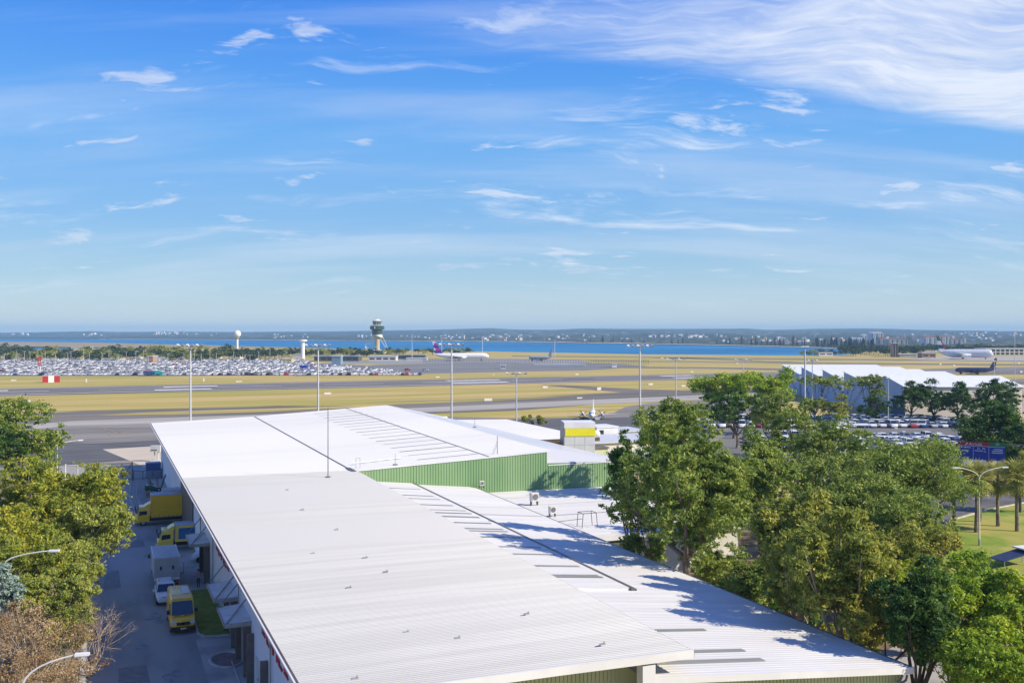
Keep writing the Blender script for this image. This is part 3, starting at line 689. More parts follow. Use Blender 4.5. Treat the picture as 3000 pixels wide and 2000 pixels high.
mb = MB(); mb.loft([[(x,S2,z+.06),(x,S2+.1,z+.06),(x,S2+.1,z-.25),(x,S2,z-.25)] for x, z in ((8.7,8.5),(27.2,9.13),(52.9,10.56),(64.7,7.94))]); mb.build('rear_fascia', FASCIA, FS)
# thin seams and skylight strips on the shed roof
zm = lambda x, y: (8.30+(x-28.3)*.045)*(1-(y-S1)/(S2-S1))+(9.13+(x-27.2)*.0556)*((y-S1)/(S2-S1))
def seam(p, q, wdt, m, nm_='seam_flashing'):
    p, q = Vector(p), Vector(q); d = (q-p).normalized(); n = Vector((d.y,-d.x,0)).normalized()*wdt/2; u = Vector((0,0,.055))
    MB().add([p-n+u,p+n+u,q+n+u,q-n+u], [(0,1,2,3)]).build(nm_, m, FS)
seam((28.3,S1,8.3), (27.2,S2,9.13), .22, GUTTER)
seam((46.2,S1+.1,zm(46.2,S1)), (44.9,S2,zm(44.9,S2)), .16, GUTTER)
seam((8.75,S1,8.5), (28.2,S1,8.32), .10, STEEL_D)
seam((28.3,S1-1,8.36), (28.3,S1+2.5,8.36), .62, GUTTER)
for i in range(17):
    y = S1+3.5+i*4.1
    a, b_ = 37.6, 45.8
    mb = MB(); mb.v = [(a,y-.13,zm(a,y)+.05),(b_,y-.13,zm(b_,y)+.05),(b_,y+.13,zm(b_,y)+.05),(a,y+.13,zm(a,y)+.05)]
    mb.v += [(x,yy,z-.03) for x,yy,z in mb.v]; mb.f = [(0,1,2,3),(0,4,5,1),(1,5,6,2),(2,6,7,3),(3,7,4,0)]; mb.m = [0]*5
    mb.build('skylight_panel', SKYL_M, FS)
# masts and small gear that stand on the roofs
def roof_mast(px, py, z, h, r, label, cross=False, stay=False):
    p = PZ(px, py, z); t = thing('roof_mast', label, 'mast', p)
    MB().tube([(0,0,0),(0,0,h)], [r,r*.7], 6).build('pole', STEEL_D, t)
    MB().box((0,0,.04),(.5,.5,.08)).build('base_plate', STEEL_D, t)
    if cross: MB().tube([(-.35,0,h*.95),(.35,0,h*.95)], r*.7, 5).build('cross_arm', STEEL_D, t)
    if stay: MB().tube([(-.9,-.2,.05),(0,0,h*.75)], .02, 4).tube([(-.45,.3,.05),(0,0,h*.6)], .02, 4).build('stay', STEEL_D, t)
    return t
roof_mast(961,1397,8.45,8.0,.06,'tall thin mast standing on the near warehouse roof')
roof_mast(1158,1361,8.6,1.4,.03,'short thin pole at the top edge of the green wall')
roof_mast(1457,1334,9.0,2.6,.05,'stayed antenna mast behind the middle of the green wall',False,True)
roof_mast(1391,1251,9.6,1.5,.035,'small pole on the ridge of the farther white roof',True)
p = PZ(1043,1372,8.4); t = thing('roof_ladder', 'small grey ladder hoop where the roofs meet the green wall', 'ladder', p)
for dx in (0,.5): MB().tube([(dx,0,0),(dx,0,1.3)], .03, 5).build('stile', STEEL, t)
MB().tube([(0,0,1.28),(.5,0,1.28)], .03, 5).build('rung', STEEL, t)
p = PZ(1108,1355,8.5); t = thing('roof_pipe', 'pipe lying along the farther white roof near the valley', 'pipe', p)
MB().tube([(-3.4,-.3,.15),(3.6,1.2,.35)], .06, 6).build('pipe_run', STEEL, t); MB().box((3.8,1.25,.35),(.5,.2,.3)).build('pipe_head', OFFW, t)

# ---- lower workshop roof in front of the green wall
WK = thing('workshop', 'low flat white workshop roof under the green wall beside the trees', 'workshop', (0,0,0))
ribbed_roof([(44.4,4.66),(63,4.40)], [(44.4,4.66),(63,4.40)], 88, S1-.1, .5, .03).build('roof_sheet', ROOFW2, WK)
mb = MB(); mb.bx(44.4,63,88.3,88.5,0,4.35); mb.build('front_wall', OFFW, WK)
mb = MB(); mb.bx(44.4,49.6,88.18,88.3,2.2,4.5); mb.build('dark_cladding', mat('dark_green_steel', (.10,.13,.09), (.075,.10,.07), .6, .6), WK)
mb = MB(); mb.bx(62.8,63,88.5,S1,0,4.35); mb.build('side_wall', OFFW, WK)
mb = MB(); mb.bx(44.4,63.1,87.9,88.02,4.15,4.68); mb.build('front_fascia', FASCIA, WK)
for y in (93.5, 100.2, 107, 112.5): bar(WK, 46, 62, y, .12, lambda x: 4.66-.014*(x-44.4), STEEL)
mb = MB(); mb.tube([(44.3,88,4.9),(44.3,S1-.3,4.9)], .06, 5); mb.build('edge_pipe', STEEL_D, WK)
def aircon(px, py, z, label, sc=1.0):
    p = PZ(px, py, z); t = thing('air_conditioner', label, 'air conditioner', p, 0)
    t.scale = (sc,)*3
    MB().box((0,0,.95),(1.0,.42,1.0)).build('case', OFFW, t)
    mb = MB(); mb.lathe([(.36,-.02),(.36,.02)], (0.08,-.225,.95), 14, axis='y'); mb.build('fan_guard', STEEL_D, t)
    MB().box((-.38,-.215,.95),(.16,.03,.85)).build('service_panel', STEEL, t)
    for dx in (-.4,.4): MB().box((dx,0,.22),(.06,.5,.46)).build('leg', STEEL_D, t)
aircon(1565,1478,4.7,'air conditioner with round fan on legs, left on the low roof')
aircon(1618,1512,4.7,'smaller air conditioner nearer the tree shadow on the low roof',.8)
aircon(1411,1428,5.45,'small box unit on the gutter end by the green wall',.6)
p = PZ(1728,1545,4.7); t = thing('pipe_frame', 'bare steel pipe frame standing in the tree shadow on the roof', 'frame', p)
for dx, dy in ((-.9,0),(.9,0),(-.9,1.2),(.9,1.2)): MB().tube([(dx,dy,0),(dx*.85,dy,1.5)], .035, 5).build('post', FASC_B, t)
MB().tube([(-.8,0,1.5),(.8,0,1.5),(.8,1.2,1.5),(-.8,1.2,1.5),(-.8,0,1.5)], .035, 5).build('top_rail', FASC_B, t)
MB().tube([(-.9,0,1.0),(-3.6,0,.9),(-3.6,0,0)], .03, 5).build('side_rail', FASC_B, t)

# ---- annex roof, white sign tower and small sheds by the turboprop apron
AX = thing('cargo_annex', 'low white flat roof behind the shed, left of the sign tower', 'annex', (0,0,0))
ribbed_roof([(64.9,7.5),(77.6,7.2)], [(64.9,7.5),(77.6,7.2)], 148, 189, .4, .03).build('roof_sheet', ROOFW, AX)
mb = MB(); mb.bx(64.9,77.7,147.9,148,6.85,7.5); mb.build('front_fascia', FASC_B, AX)
mb = MB(); mb.bx(65,77.3,149.5,188.6,0,7.0); mb.build('wall', BROWNST, AX)
ST = thing('sign_tower', 'white panelled block tower with a yellow band at its top', 'tower', (70.9,142.5,0), -YAW*.82)
mb = MB(); mb.bx(-2.45,2.45,-2,2,0,10.75); mb.build('core', FASCIA, ST)
pm = MB().bx(-.79,.79,-.06,0,-.66,.66).mesh('wall_panel', mat('white_tower_panel', (.70,.72,.73), (.64,.66,.67), .8, .4))
for i in range(3):
    for j in range(6): obj('wall_panel', pm, ST, (-1.63+i*1.63, -2.005, 7.95-j*1.36))
mb = MB(); mb.bx(-2.5,2.5,-2.09,2.05,9.93,10.85); mb.build('top_panel', WHITEP, ST)
mb = MB(); mb.bx(-2.3,2.5,-2.13,-2.005,8.68,9.9); mb.build('yellow_band', mat('bright_yellow_band', (.86,.80,.02), (.82,.76,.02), .8, .5), ST)
mb = MB(); mb.bx(-2.62,-2.46,-2.1,2.05,0,10.8); mb.build('dark_edge', STEEL_D, ST)
mb = MB(); mb.lathe([(.05,-.3),(.5,-.1),(.6,.2),(.4,.5),(.05,.6)], (2.9,-1.2,8.9), 12, axis='y'); mb.build('dish', WHITEP, ST)
def shed(label, corners, h, roofm, wallm, over=.4, name='shed', rz=0.0, cat='shed', win=None):
    x0, x1, y0, y1 = corners; t = thing(name, label, cat, ((x0+x1)/2,(y0+y1)/2,0), rz); hx, hy = (x1-x0)/2, (y1-y0)/2
    MB().bx(-hx,hx,-hy,hy,0,h).build('wall', wallm, t)
    MB().bx(-hx-over,hx+over,-hy-over,hy+over,h+.003,h+.22).build('roof', roofm, t)
    for q in (win or []):
        MB().bx(q[0],q[1],-hy-.04,-hy-.003,q[2],q[3]).build('window', BLACKP, t)
    return t
shed('pale green ribbed block right beside the white sign tower', (73.7,76.6,143,147), 6.2, BROWNST, LIMEW, .2)
shed('cream flat roofed office right of the pale green block', (75.2,82.5,134,140), 5.2, ROOFW, mat('cream_brick', (.50,.45,.33), (.44,.40,.30), .8, .8), .5, 'office', win=[(-2.2,1.0,2.9,3.3)])
shed('long low white roofed annex right of the sign tower', (77.2,93,149,160), 6.3, ROOFW, OFFW, .4, 'office')
shed('white plant box with a brown door on the far roof', (85,89.5,163,168), 7.4, WHITEP, WHITEP, .1, 'plant_room', win=[(-1.7,-.8,5.6,7.0)])
shed('grey flat roofed shelter beyond the cream office', (87,101,172,180), 5.4, ROOFW, STEEL, .3, 'shelter')
# ================================================================== vehicles and people by the loading bays
def paint(name, c): return mat(name, c, tuple(x*.93 for x in c), 1.5, .32, spec=.5, coat=.4, coords='obj')
P_WHITE = paint('white_car_paint', (.80,.80,.80)); P_SILV = paint('silver_car_paint', (.50,.51,.53)); P_GREY = paint('grey_car_paint', (.16,.165,.175))
P_BLK = paint('black_car_paint', (.02,.02,.023)); P_BLUE = paint('blue_car_paint', (.03,.08,.26)); P_RED = paint('red_car_paint', (.45,.025,.03))
P_YEL = paint('yellow_van_paint', (.98,.56,.012)); P_TEAL = paint('teal_paint', (.03,.40,.34))
P_YELP = paint('pale_yellow_paint', (.94,.66,.08))
FARG = mat('far_vehicle_glass', (.10,.102,.108), (.13,.132,.14), 1, .5, spec=.2, coords='obj')
GLASS = mat('dark_vehicle_glass', (.018,.028,.042), (.025,.035,.05), 1, .06, spec=.9, coords='obj')
TYRE = mat('tyre_rubber', (.022,.022,.022), (.030,.029,.028), 4, .85, coords='obj')
RIM = mat('wheel_rim', (.45,.45,.46), (.38,.38,.39), 3, .35, metal=.6, coords='obj')
LAMPW = mat('headlamp_lens', (.75,.77,.80), (.68,.70,.73), 3, .12, coords='obj')
LAMPR = mat('tail_lamp_lens', (.45,.03,.03), (.40,.02,.02), 3, .2, coords='obj')
CURT = mat('yellow_curtain', (.98,.56,.02), (.90,.49,.018), .7, .6, stretch=(.4,1,2), c3=(.94,.53,.03), scale3=.3, coords='obj')
ROOFG = mat('grey_truck_roof', (.46,.48,.53), (.38,.40,.45), .9, .5, coords='obj')
PLATE = mat('number_plate', (.78,.72,.35), (.74,.68,.32), 3, .5, coords='obj')

def ring(w, zb, zt, rr=.12):
    return [(-w*.86,zb), (-w,zb+.18), (-w,zt-rr), (-w*.93,zt), (w*.93,zt), (w,zt-rr), (w,zb+.18), (w*.86,zb)]
def loft_x(stations):                                       # (x, half width, z bottom, z top)
    return [[(x, y, z) for y, z in ring(w, zb, zt)] for x, w, zb, zt in stations]
def wheel(parent, x, y, r=.33, w=.22):
    mb = MB(); mb.lathe([(r*.62,-w/2),(r*.95,-w/2),(r,-w*.3),(r,w*.3),(r*.95,w/2),(r*.62,w/2)], (0,0,0), 16, axis='y'); o = mb.build('wheel', TYRE, parent, True, (x,y,r))
    MB().lathe([(r*.2,-w*.52),(r*.6,-w*.5),(r*.6,w*.5),(r*.2,w*.52)], (0,0,0), 12, axis='y').build('rim', RIM, o)
    return o
CARS = {}
def car_meshes(kind):
    if kind in CARS: return CARS[kind]
    if kind == 'sedan':
        st = [(-2.25,.74,.32,.80),(-2.1,.84,.25,.93),(-1.2,.89,.22,.97),(.85,.89,.22,.94),(1.6,.87,.22,.86),(2.05,.80,.25,.74),(2.2,.70,.32,.62)]
        cb = (-1.8,1.05,.80,.92); ct = (-1.15,.30,.62,1.42)
    elif kind == 'suv':
        st = [(-2.2,.80,.38,.98),(-2.1,.88,.30,1.08),(-1.2,.91,.28,1.10),(.85,.91,.28,1.06),(1.6,.89,.28,1.00),(2.05,.83,.32,.88),(2.2,.74,.38,.74)]
        cb = (-2.1,1.05,.84,1.05); ct = (-1.85,.35,.68,1.68)
    elif kind == 'hatch':
        st = [(-1.85,.74,.34,.84),(-1.75,.82,.26,.95),(-1.0,.85,.22,.96),(.75,.85,.22,.94),(1.4,.83,.22,.86),(1.8,.76,.26,.76),(1.95,.66,.32,.64)]
        cb = (-1.75,1.0,.78,.92); ct = (-1.45,.25,.62,1.46)
    else:                                                   # minibus
        st = [(-2.6,.86,.38,1.15),(-2.5,.92,.30,1.22),(-1.2,.94,.28,1.22),(1.3,.94,.28,1.18),(2.1,.90,.28,1.12),(2.4,.84,.32,.95),(2.5,.76,.38,.8)]
        cb = (-2.55,1.95,.90,1.17); ct = (-2.45,1.15,.80,2.02)
    body = MB().loft(loft_x(st)); zb = cb[3]; zt = ct[3]
    gl = MB().loft([[(cb[0],-cb[2],zb),(cb[1],-cb[2],zb),(cb[1],cb[2],zb),(cb[0],cb[2],zb)], [(ct[0],-ct[2],zt),(ct[1],-ct[2],zt),(ct[1],ct[2],zt),(ct[0],ct[2],zt)]])
    rf = MB().loft([[(ct[0]-.12,-ct[2]-.03,zt-.06),(ct[1]+.12,-ct[2]-.03,zt-.06),(ct[1]+.12,ct[2]+.03,zt-.06),(ct[0]-.12,ct[2]+.03,zt-.06)],
                    [(ct[0]+.05,-ct[2]+.06,zt+.04),(ct[1]-.02,-ct[2]+.06,zt+.04),(ct[1]-.02,ct[2]-.06,zt+.04),(ct[0]+.05,ct[2]-.06,zt+.04)]])
    for sgn in (-1, 1):                                     # pillars tie the roof to the body
        for xb, xt in ((cb[0]+.03, ct[0]), (cb[1]-.03, ct[1]), ((cb[0]+cb[1])/2-.1, (ct[0]+ct[1])/2)):
            rf.tube([(xb, sgn*(cb[2]+.005), zb), (xt, sgn*(ct[2]+.005), zt)], .035, 4)
    CARS[kind] = dict(body=body, cabin_glass=gl, roof=rf, st=st); return CARS[kind]
CARMESH = {}
def car(kind, pm, label, loc, rz, group=None, full=True):
    key = (kind, pm.name)
    if key not in CARMESH:
        d = car_meshes(kind); w = MB(); x0, x1 = d['st'][0][0]+.75, d['st'][-1][0]-.78; hw = d['st'][3][1]-.1
        wm = MB().lathe([(.2,-.11),(.31,-.11),(.33,-.06),(.33,.06),(.31,.11),(.2,.11)], (0,0,0), 12, axis='y').mesh('wheel', TYRE, True)
        hl = MB().box((0,0,0),(.12,.32,.14)).mesh('headlight', LAMPW); tl = MB().box((0,0,0),(.08,.26,.18)).mesh('tail_light', LAMPR)
        CARMESH[key] = (d['body'].mesh('body', pm, True), d['cabin_glass'].mesh('cabin_glass', GLASS), d['roof'].mesh('roof', pm), wm, hl, tl, x0, x1, hw, d['st'])
    b, g, r, wm, hl, tl, x0, x1, hw, st = CARMESH[key]
    t = thing('minibus' if kind == 'minibus' else 'car', label, 'minibus' if kind == 'minibus' else 'car', loc, rz, group)
    obj('body', b, t); obj('cabin_glass', g, t); obj('roof', r, t)
    for x in (x0, x1):
        for y in (-hw, hw): obj('wheel', wm, t, (x, y, .33))
    if full:
        for y in (-.62, .62):
            obj('headlight', hl, t, (st[-2][0], y, st[-2][3]-.12)); obj('tail_light', tl, t, (st[0][0]+.02, y, st[1][3]-.22))
    return t

# -- yellow panel van coming towards the camera
V = thing('delivery_van', 'yellow high-roof delivery van parked facing us beside the grass verge', 'van', (6.45,86.3,.06), R(-90))
def vr(w, zb, zt, wt): return [(-w*.9,zb), (-w,zb+.25), (-w,1.25), (-wt,zt-.16), (-wt*.86,zt), (wt*.86,zt), (wt,zt-.16), (w,1.25), (w,zb+.25), (w*.9,zb)]
sec = [(-5.9,.90,.45,2.60,.84),(-5.8,.98,.35,2.68,.90),(-3.5,1.0,.32,2.72,.92),(-1.55,1.0,.32,2.70,.92),(-1.25,1.0,.32,2.62,.90)]
MB().loft([[(x,y,z) for y, z in vr(w,zb,zt,wt)] for x,w,zb,zt,wt in sec]).build('body', P_YEL, V, True)
MB().loft([[(x,y,z) for y, z in ring(w,zb,zt)] for x,w,zb,zt in ((-1.3,.995,.33,1.32),(-.62,.99,.33,1.28),(-.30,.96,.34,1.12),(-.08,.90,.38,.98),(0,.80,.45,.82))]).build('bonnet', P_YEL, V, True)
MB().add([(-1.26,-.90,2.52),(-1.26,.90,2.52),(-.66,.94,1.30),(-.66,-.94,1.30),(-1.24,-.98,1.28),(-1.24,.98,1.28)], [(0,1,2,3),(0,3,4),(1,5,2)]).build('cab_front', P_YEL, V)
MB().add([(-1.215,-.80,2.42),(-1.215,.80,2.42),(-.70,.86,1.40),(-.70,-.86,1.40)], [(0,1,2,3)]).build('windscreen', GLASS, V).location = (.035,0,.02)
for y in (-1, 1):
    MB().add([(-2.1,y*1.005,1.35),(-1.1,y*1.005,1.35),(-1.35,y*.945,2.2),(-2.1,y*.94,2.2)], [(0,1,2,3)]).build('side_window', GLASS, V)
    MB().box((-1.05,y*1.13,1.62),(.16,.22,.34)).build('mirror', BLACKP, V)
    MB().box((-.14,y*.72,.92),(.24,.36,.24)).build('headlight', LAMPW, V)
    MB().box((-.68,y*.42,1.36),(.05,.55,.03)).build('wiper', BLACKP, V)
    for x in (-1.0,-4.6): wheel(V, x, y*.86, .36, .24)
MB().box((.03,0,.86),(.07,1.05,.24)).build('grille', BLACKP, V); MB().box((.05,0,.88),(.03,.22,.2)).build('badge', RIM, V)
MB().loft([[(x,y,z) for y, z in ((-w,.28),(-w,.62),(w,.62),(w,.28))] for x, w in ((-.35,.985),(-.02,.93),(.09,.78))]).build('bumper', BLACKP, V)
MB().box((.11,0,.48),(.02,.46,.13)).build('number_plate', PLATE, V)
rm = MB().box((0,0,0),(2.9,.10,.05)).mesh('roof_rib', P_YEL)
for i in range(7): obj('roof_rib', rm, V, (-3.6, -.66+i*.22, 2.745))
MB().box((-3.7,.42,2.76),(2.3,.55,.03)).build('roof_lettering_panel', WHITEP, V)
me = text_mesh('DHL', .55, SIGNR, .01, 'lettering', 1.5); o = obj('lettering', me, V, (-.5,0,1.19)); o.rotation_euler = (R(62),0,R(90)); o.scale = (.28,.28,1)

# -- white utility car behind it
t = car('suv', P_WHITE, 'white car with a roof rack parked behind the yellow van', (5.75,97.9,.06), R(-90))
for y in (-.6,.6): MB().box((-.75,y,1.78),(1.5,.05,.05)).build('roof_rail', BLACKP, t)
for x in (-1.2,-.4): MB().box((x,0,1.80),(.06,1.3,.05)).build('rack_bar', WHITEP, t)
for y in (-1,1): MB().box((.75,y*1.05,1.15),(.14,.24,.18)).build('mirror', WHITEP, t)
MB().box((2.13,0,.72),(.05,.9,.2)).build('grille', BLACKP, t); MB().box((2.2,0,.5),(.03,.42,.11)).build('number_plate', PLATE, t)

# -- grey box truck seen from behind
B = thing('box_truck', 'grey box truck standing with its closed rear doors towards us', 'truck', (6.15,102.6,.06), R(90))
GREYB = mat('grey_box_panel', (.50,.51,.52), (.42,.43,.44), .9, .5, coords='obj')
MB().bx(.06,6.0,-1.18,1.18,.85,2.95).build('box', GREYB, B)
for y in (-.59,.59):
    d = MB().bx(-.02,.058,y-.575,y+.575,.95,2.85).build('rear_door', GREYB, B)
    MB().box((-.05,y*.95,1.95),(.06,.16,.36)).build('door_latch', BLACKP, d)
    for k in (-.3,-.1,.1,.3): MB().box((-.03,y+k,1.9),(.02,.03,1.8)).build('door_rib', RIM, d)
for y in (-1.2,1.2): MB().bx(-.03,6.02,y-.03,y+.03,2.88,3.0).build('roof_rail', WHITEP, B)
MB().bx(-.04,.05,-1.2,1.2,.74,.94).build('rear_beam', WHITEP, B); MB().bx(0,5.9,-.5,.5,.5,.85).build('chassis', BLACKP, B)
MB().bx(.1,.25,-1.1,1.1,.35,.5).build('bumper_bar', STEEL_D, B)
for y in (-.95,.95): MB().box((-.06,y,.66),(.06,.34,.13)).build('tail_light', LAMPR, B)
for x in (1.2, 6.9):
    for y in (-.95,.95): wheel(B, x, y, .40, .3)
MB().loft([[(x,y,z) for y, z in ring(w,zb,zt)] for x,w,zb,zt in ((6.15,1.02,.55,2.25),(7.3,1.02,.5,2.22),(7.7,1.0,.5,1.5),(7.85,.95,.55,1.2))]).build('cab', P_WHITE, B, True)
for y in (-1.35,1.35): MB().box((6.9,y,1.75),(.1,.2,.4)).build('mirror', BLACKP, B)
MB().tube([(.2,-1.25,1.2),(.2,-1.55,1.25),(.2,-1.6,2.2),(.2,-1.25,2.3)], .03, 5).build('side_rail', BLACKP, B)

# -- curtain-side and box trucks backed up to the docks
def truck(label, loc, rz, box_m, cab_m, h, L, curtain=True, deflector=True, picture=False):
    t = thing('delivery_truck', label, 'truck', loc, rz)     # nose at x=0, body towards -x
    cz = 2.45
    def cr(w, zb, zt): return [(-w,zb),(-w,zt-.18),(-w*.93,zt),(w*.93,zt),(w,zt-.18),(w,zb)]
    MB().loft([[(x,y,z) for y, z in cr(w,zb,zt)] for x,w,zb,zt in ((-1.75,1.08,.55,cz),(-.55,1.08,.50,cz-.02),(-.28,1.06,.50,1.55),(-.05,1.02,.5,1.2),(0,.96,.55,.9))]).build('cab', cab_m, t, True)
    MB().add([(-.50,-.94,cz-.12),(-.50,.94,cz-.12),(-.20,.95,1.50),(-.20,-.95,1.50)], [(0,1,2,3)]).build('windscreen', GLASS, t)
    for y in (-1,1):
        MB().add([(-1.45,y*1.09,1.45),(-.45,y*1.09,1.35),(-.58,y*1.075,cz-.3),(-1.45,y*1.075,cz-.3)], [(0,1,2,3)]).build('side_window', GLASS, t)
        MB().box((-.10,y*1.28,1.95),(.12,.22,.5)).build('mirror', BLACKP, t)
        MB().box((-.02,y*.75,.78),(.10,.36,.2)).build('headlight', LAMPW, t)
        wheel(t, -1.0, y*.92, .42, .28)
        for x in ((-L+1.3,-L+2.4) if L > 8 else (-L+1.6,)): wheel(t, x, y*.92, .42, .3)
    MB().box((-.01,0,.95),(.06,1.1,.3)).build('grille', BLACKP, t); MB().box((-.05,0,.5),(.2,2.0,.28)).build('bumper', cab_m, t)
    MB().bx(-L+.3,-1.2,-.5,.5,.5,.95).build('chassis', BLACKP, t)
    b = MB().bx(-L,-2.0,-1.24,1.24,1.05,h-.10).build('box', box_m, t)
    MB().prism([(-1.26,h-.10),(-1.2,h),(1.2,h),(1.26,h-.10)], 'x', -L-.02, -1.97).build('box_roof', ROOFG, t)
    MB().bx(-2.0,-1.94,-1.26,1.26,1.0,h-.02).build('headboard', cab_m, t)
    if deflector: MB().loft([[(x,y,z) for y, z in ((-w,zb),(-w,zt),(w,zt),(w,zb))] for x,w,zb,zt in ((-1.9,.95,cz,cz+.40),(-1.65,.92,cz,cz+.34),(-1.2,.8,cz,cz+.06))]).build('wind_deflector', cab_m, t, True)
    if curtain:
        bm_ = MB().box((0,0,0),(.05,.03,.26)).mesh('curtain_buckle', BLACKP)
        for i in range(int((L-2.3)/.55)):
            for y in (-1.255,1.255): obj('curtain_buckle', bm_, t, (-2.4-i*.55,y,1.16))
        for y in (-1.25,1.25): MB().bx(-L,-2.0,y-.02,y+.02,.95,1.06).build('side_rail', STEEL_D, t)
    if picture:
        for y in (-1.248,1.248):
            MB().bx(-L+.2,-2.3,y-.006,y+.006,1.35,h-.35).build('side_print', mat('blue_box_print', (.02,.10,.24), (.03,.17,.36), .8, .5, coords='obj', stretch=(.3,1,1.5)), t)
            MB().lathe([(.45,-.008),(.45,.008)], (-4.6,y*1.006,2.1), 14, axis='y').build('round_print', mat('yellow_print', (.60,.55,.16), (.18,.20,.16), 4, .5, coords='obj'), t)
    return t
truck('large yellow curtain-sided truck backed up to the warehouse dock', (4.3,137.6,.06), R(180), CURT, P_YEL, 3.95, 9.5)
truck('second truck with a grey roof half hidden behind the large yellow one', (5.9,141.6,.06), R(180), CURT, P_YEL, 3.85, 8.0, True, False)
truck('pale yellow truck with a blue printed box beside the loading awning', (6.1,120.6,.06), R(180), P_YELP, P_YELP, 2.95, 6.6, False, True, True)
car('suv', P_WHITE, 'white car half hidden under the farthest loading awning', (11.6,112.8,.06), R(168))

# -- forklift
F = thing('forklift', 'dark green forklift with a tilted mast by the warehouse wall', 'forklift', (8.0,165.2,.06), R(8))
GRN = paint('forklift_green', (.02,.10,.06))
MB().loft([[(x,y,z) for y, z in ring(w,zb,zt)] for x,w,zb,zt in ((-1.3,.5,.3,1.0),(-1.2,.58,.2,1.15),(-.5,.58,.2,1.1),(.2,.56,.2,.75),(.8,.55,.2,.7))]).build('body', GRN, F, True)
MB().box((-1.1,0,.75),(.5,1.05,.75)).build('counterweight', BLACKP, F); MB().box((-.35,0,1.25),(.5,.5,.12)).box((-.55,0,1.5),(.12,.5,.5)).build('seat', BLACKP, F)
for x, y in ((-.9,-.5),(-.9,.5),(.55,-.5),(.55,.5)): MB().tube([(x,y,.8),(x*.8,y,2.15)], .04, 5).build('guard_post', BLACKP, F)
g = MB().bx(-.8,.5,-.55,.55,2.13,2.18).build('overhead_guard', BLACKP, F)
for y in (-.3,.3): MB().tube([(.9,y,.1),(1.75,y,2.6)], .06, 5).build('mast', BLACKP, F)
for z in (.5,1.3,2.2): MB().box((.9+(z-.1)*.34,0,z),(.06,.7,.08)).build('mast_bar', BLACKP, F)
for y in (-.25,.25): MB().box((1.6,y,.14),(1.2,.1,.05)).build('fork', STEEL_D, F)
for x, r in ((-.85,.28),(.6,.34)):
    for y in (-.5,.5): wheel(F, x, y, r, .2)
P = thing('pallet_stack', 'stack of weathered timber pallets in front of the forklift', 'pallets', (7.2,161.0,.06), R(6))
WOOD = mat('pallet_wood', (.36,.29,.21), (.27,.21,.15), 3, .85, coords='obj')
for k in range(5):
    p = MB().bx(-.6,.6,-.5,.5,k*.15,k*.15+.03).build('pallet', WOOD, P)
    for y in (-.45,0,.45): MB().bx(-.6,.6,y-.05,y+.05,k*.15+.031,k*.15+.12).build('bearer', WOOD, p)

# -- blue site hut, equipment stand, gate and fence at the end of the driveway
H = thing('site_container', 'blue steel container by the wall beyond the forklift', 'container', (8.7,183.0,.06), 0)
BLU = mat('container_blue', (.07,.14,.34), (.06,.12,.29), .8, .5, coords='obj')
MB().bx(-1.2,1.2,-1.1,1.1,.1,2.3).build('shell', BLU, H); MB().bx(-1.24,1.24,-1.14,1.14,2.303,2.42).build('roof', BLU, H)
for i in range(9): MB().box((-1.08+i*.27,-1.12,1.2),(.10,.05,1.9)).build('wall_rib', BLU, H)
E = thing('equipment_stand', 'white sunlit machine on a stand on the pale concrete pad', 'stand', PZ(457,1352,0), R(-20))
MB().box((0,0,2.6),(1.9,1.0,1.1)).build('cabinet', OFFW, E); MB().box((-.2,-.53,2.35),(1.2,.06,.18)).build('slot', STEEL_D, E)
for x in (-.25,.45): MB().bx(x-.1,x+.1,-.15,.15,.3,2.1).build('leg', OFFW, E)
MB().bx(-1.0,1.0,-.6,.6,0,.3).build('base', OFFW, E); MB().tube([(-.9,0,3.1),(-1.1,0,1.9)], .06, 5).build('side_arm', OFFW, E)
GATE_M = mat('gate_steel', (.14,.14,.15), (.10,.10,.11), 2, .5); POSTW = mat('white_post', (.72,.72,.70), (.65,.65,.63), 2, .5)
MESHM = bpy.data.materials.new('chain_mesh'); MESHM.use_nodes = True; T = NT(MESHM.node_tree); b = T.n['Principled BSDF']
b.inputs['Base Color'].default_value = (.42,.44,.44,1); tco = T.new('ShaderNodeTexCoord').outputs['Object']
sp = T.new('ShaderNodeSeparateXYZ'); T.link(T.mapping(tco, (0, R(45), 0), (14,14,14)), sp.inputs[0])
a_ = T.math('LESS_THAN', T.math('FRACT', sp.outputs[0]), .22); c_ = T.math('LESS_THAN', T.math('FRACT', sp.outputs[2]), .22)
T.link(T.math('MAXIMUM', a_, c_), b.inputs['Alpha'])
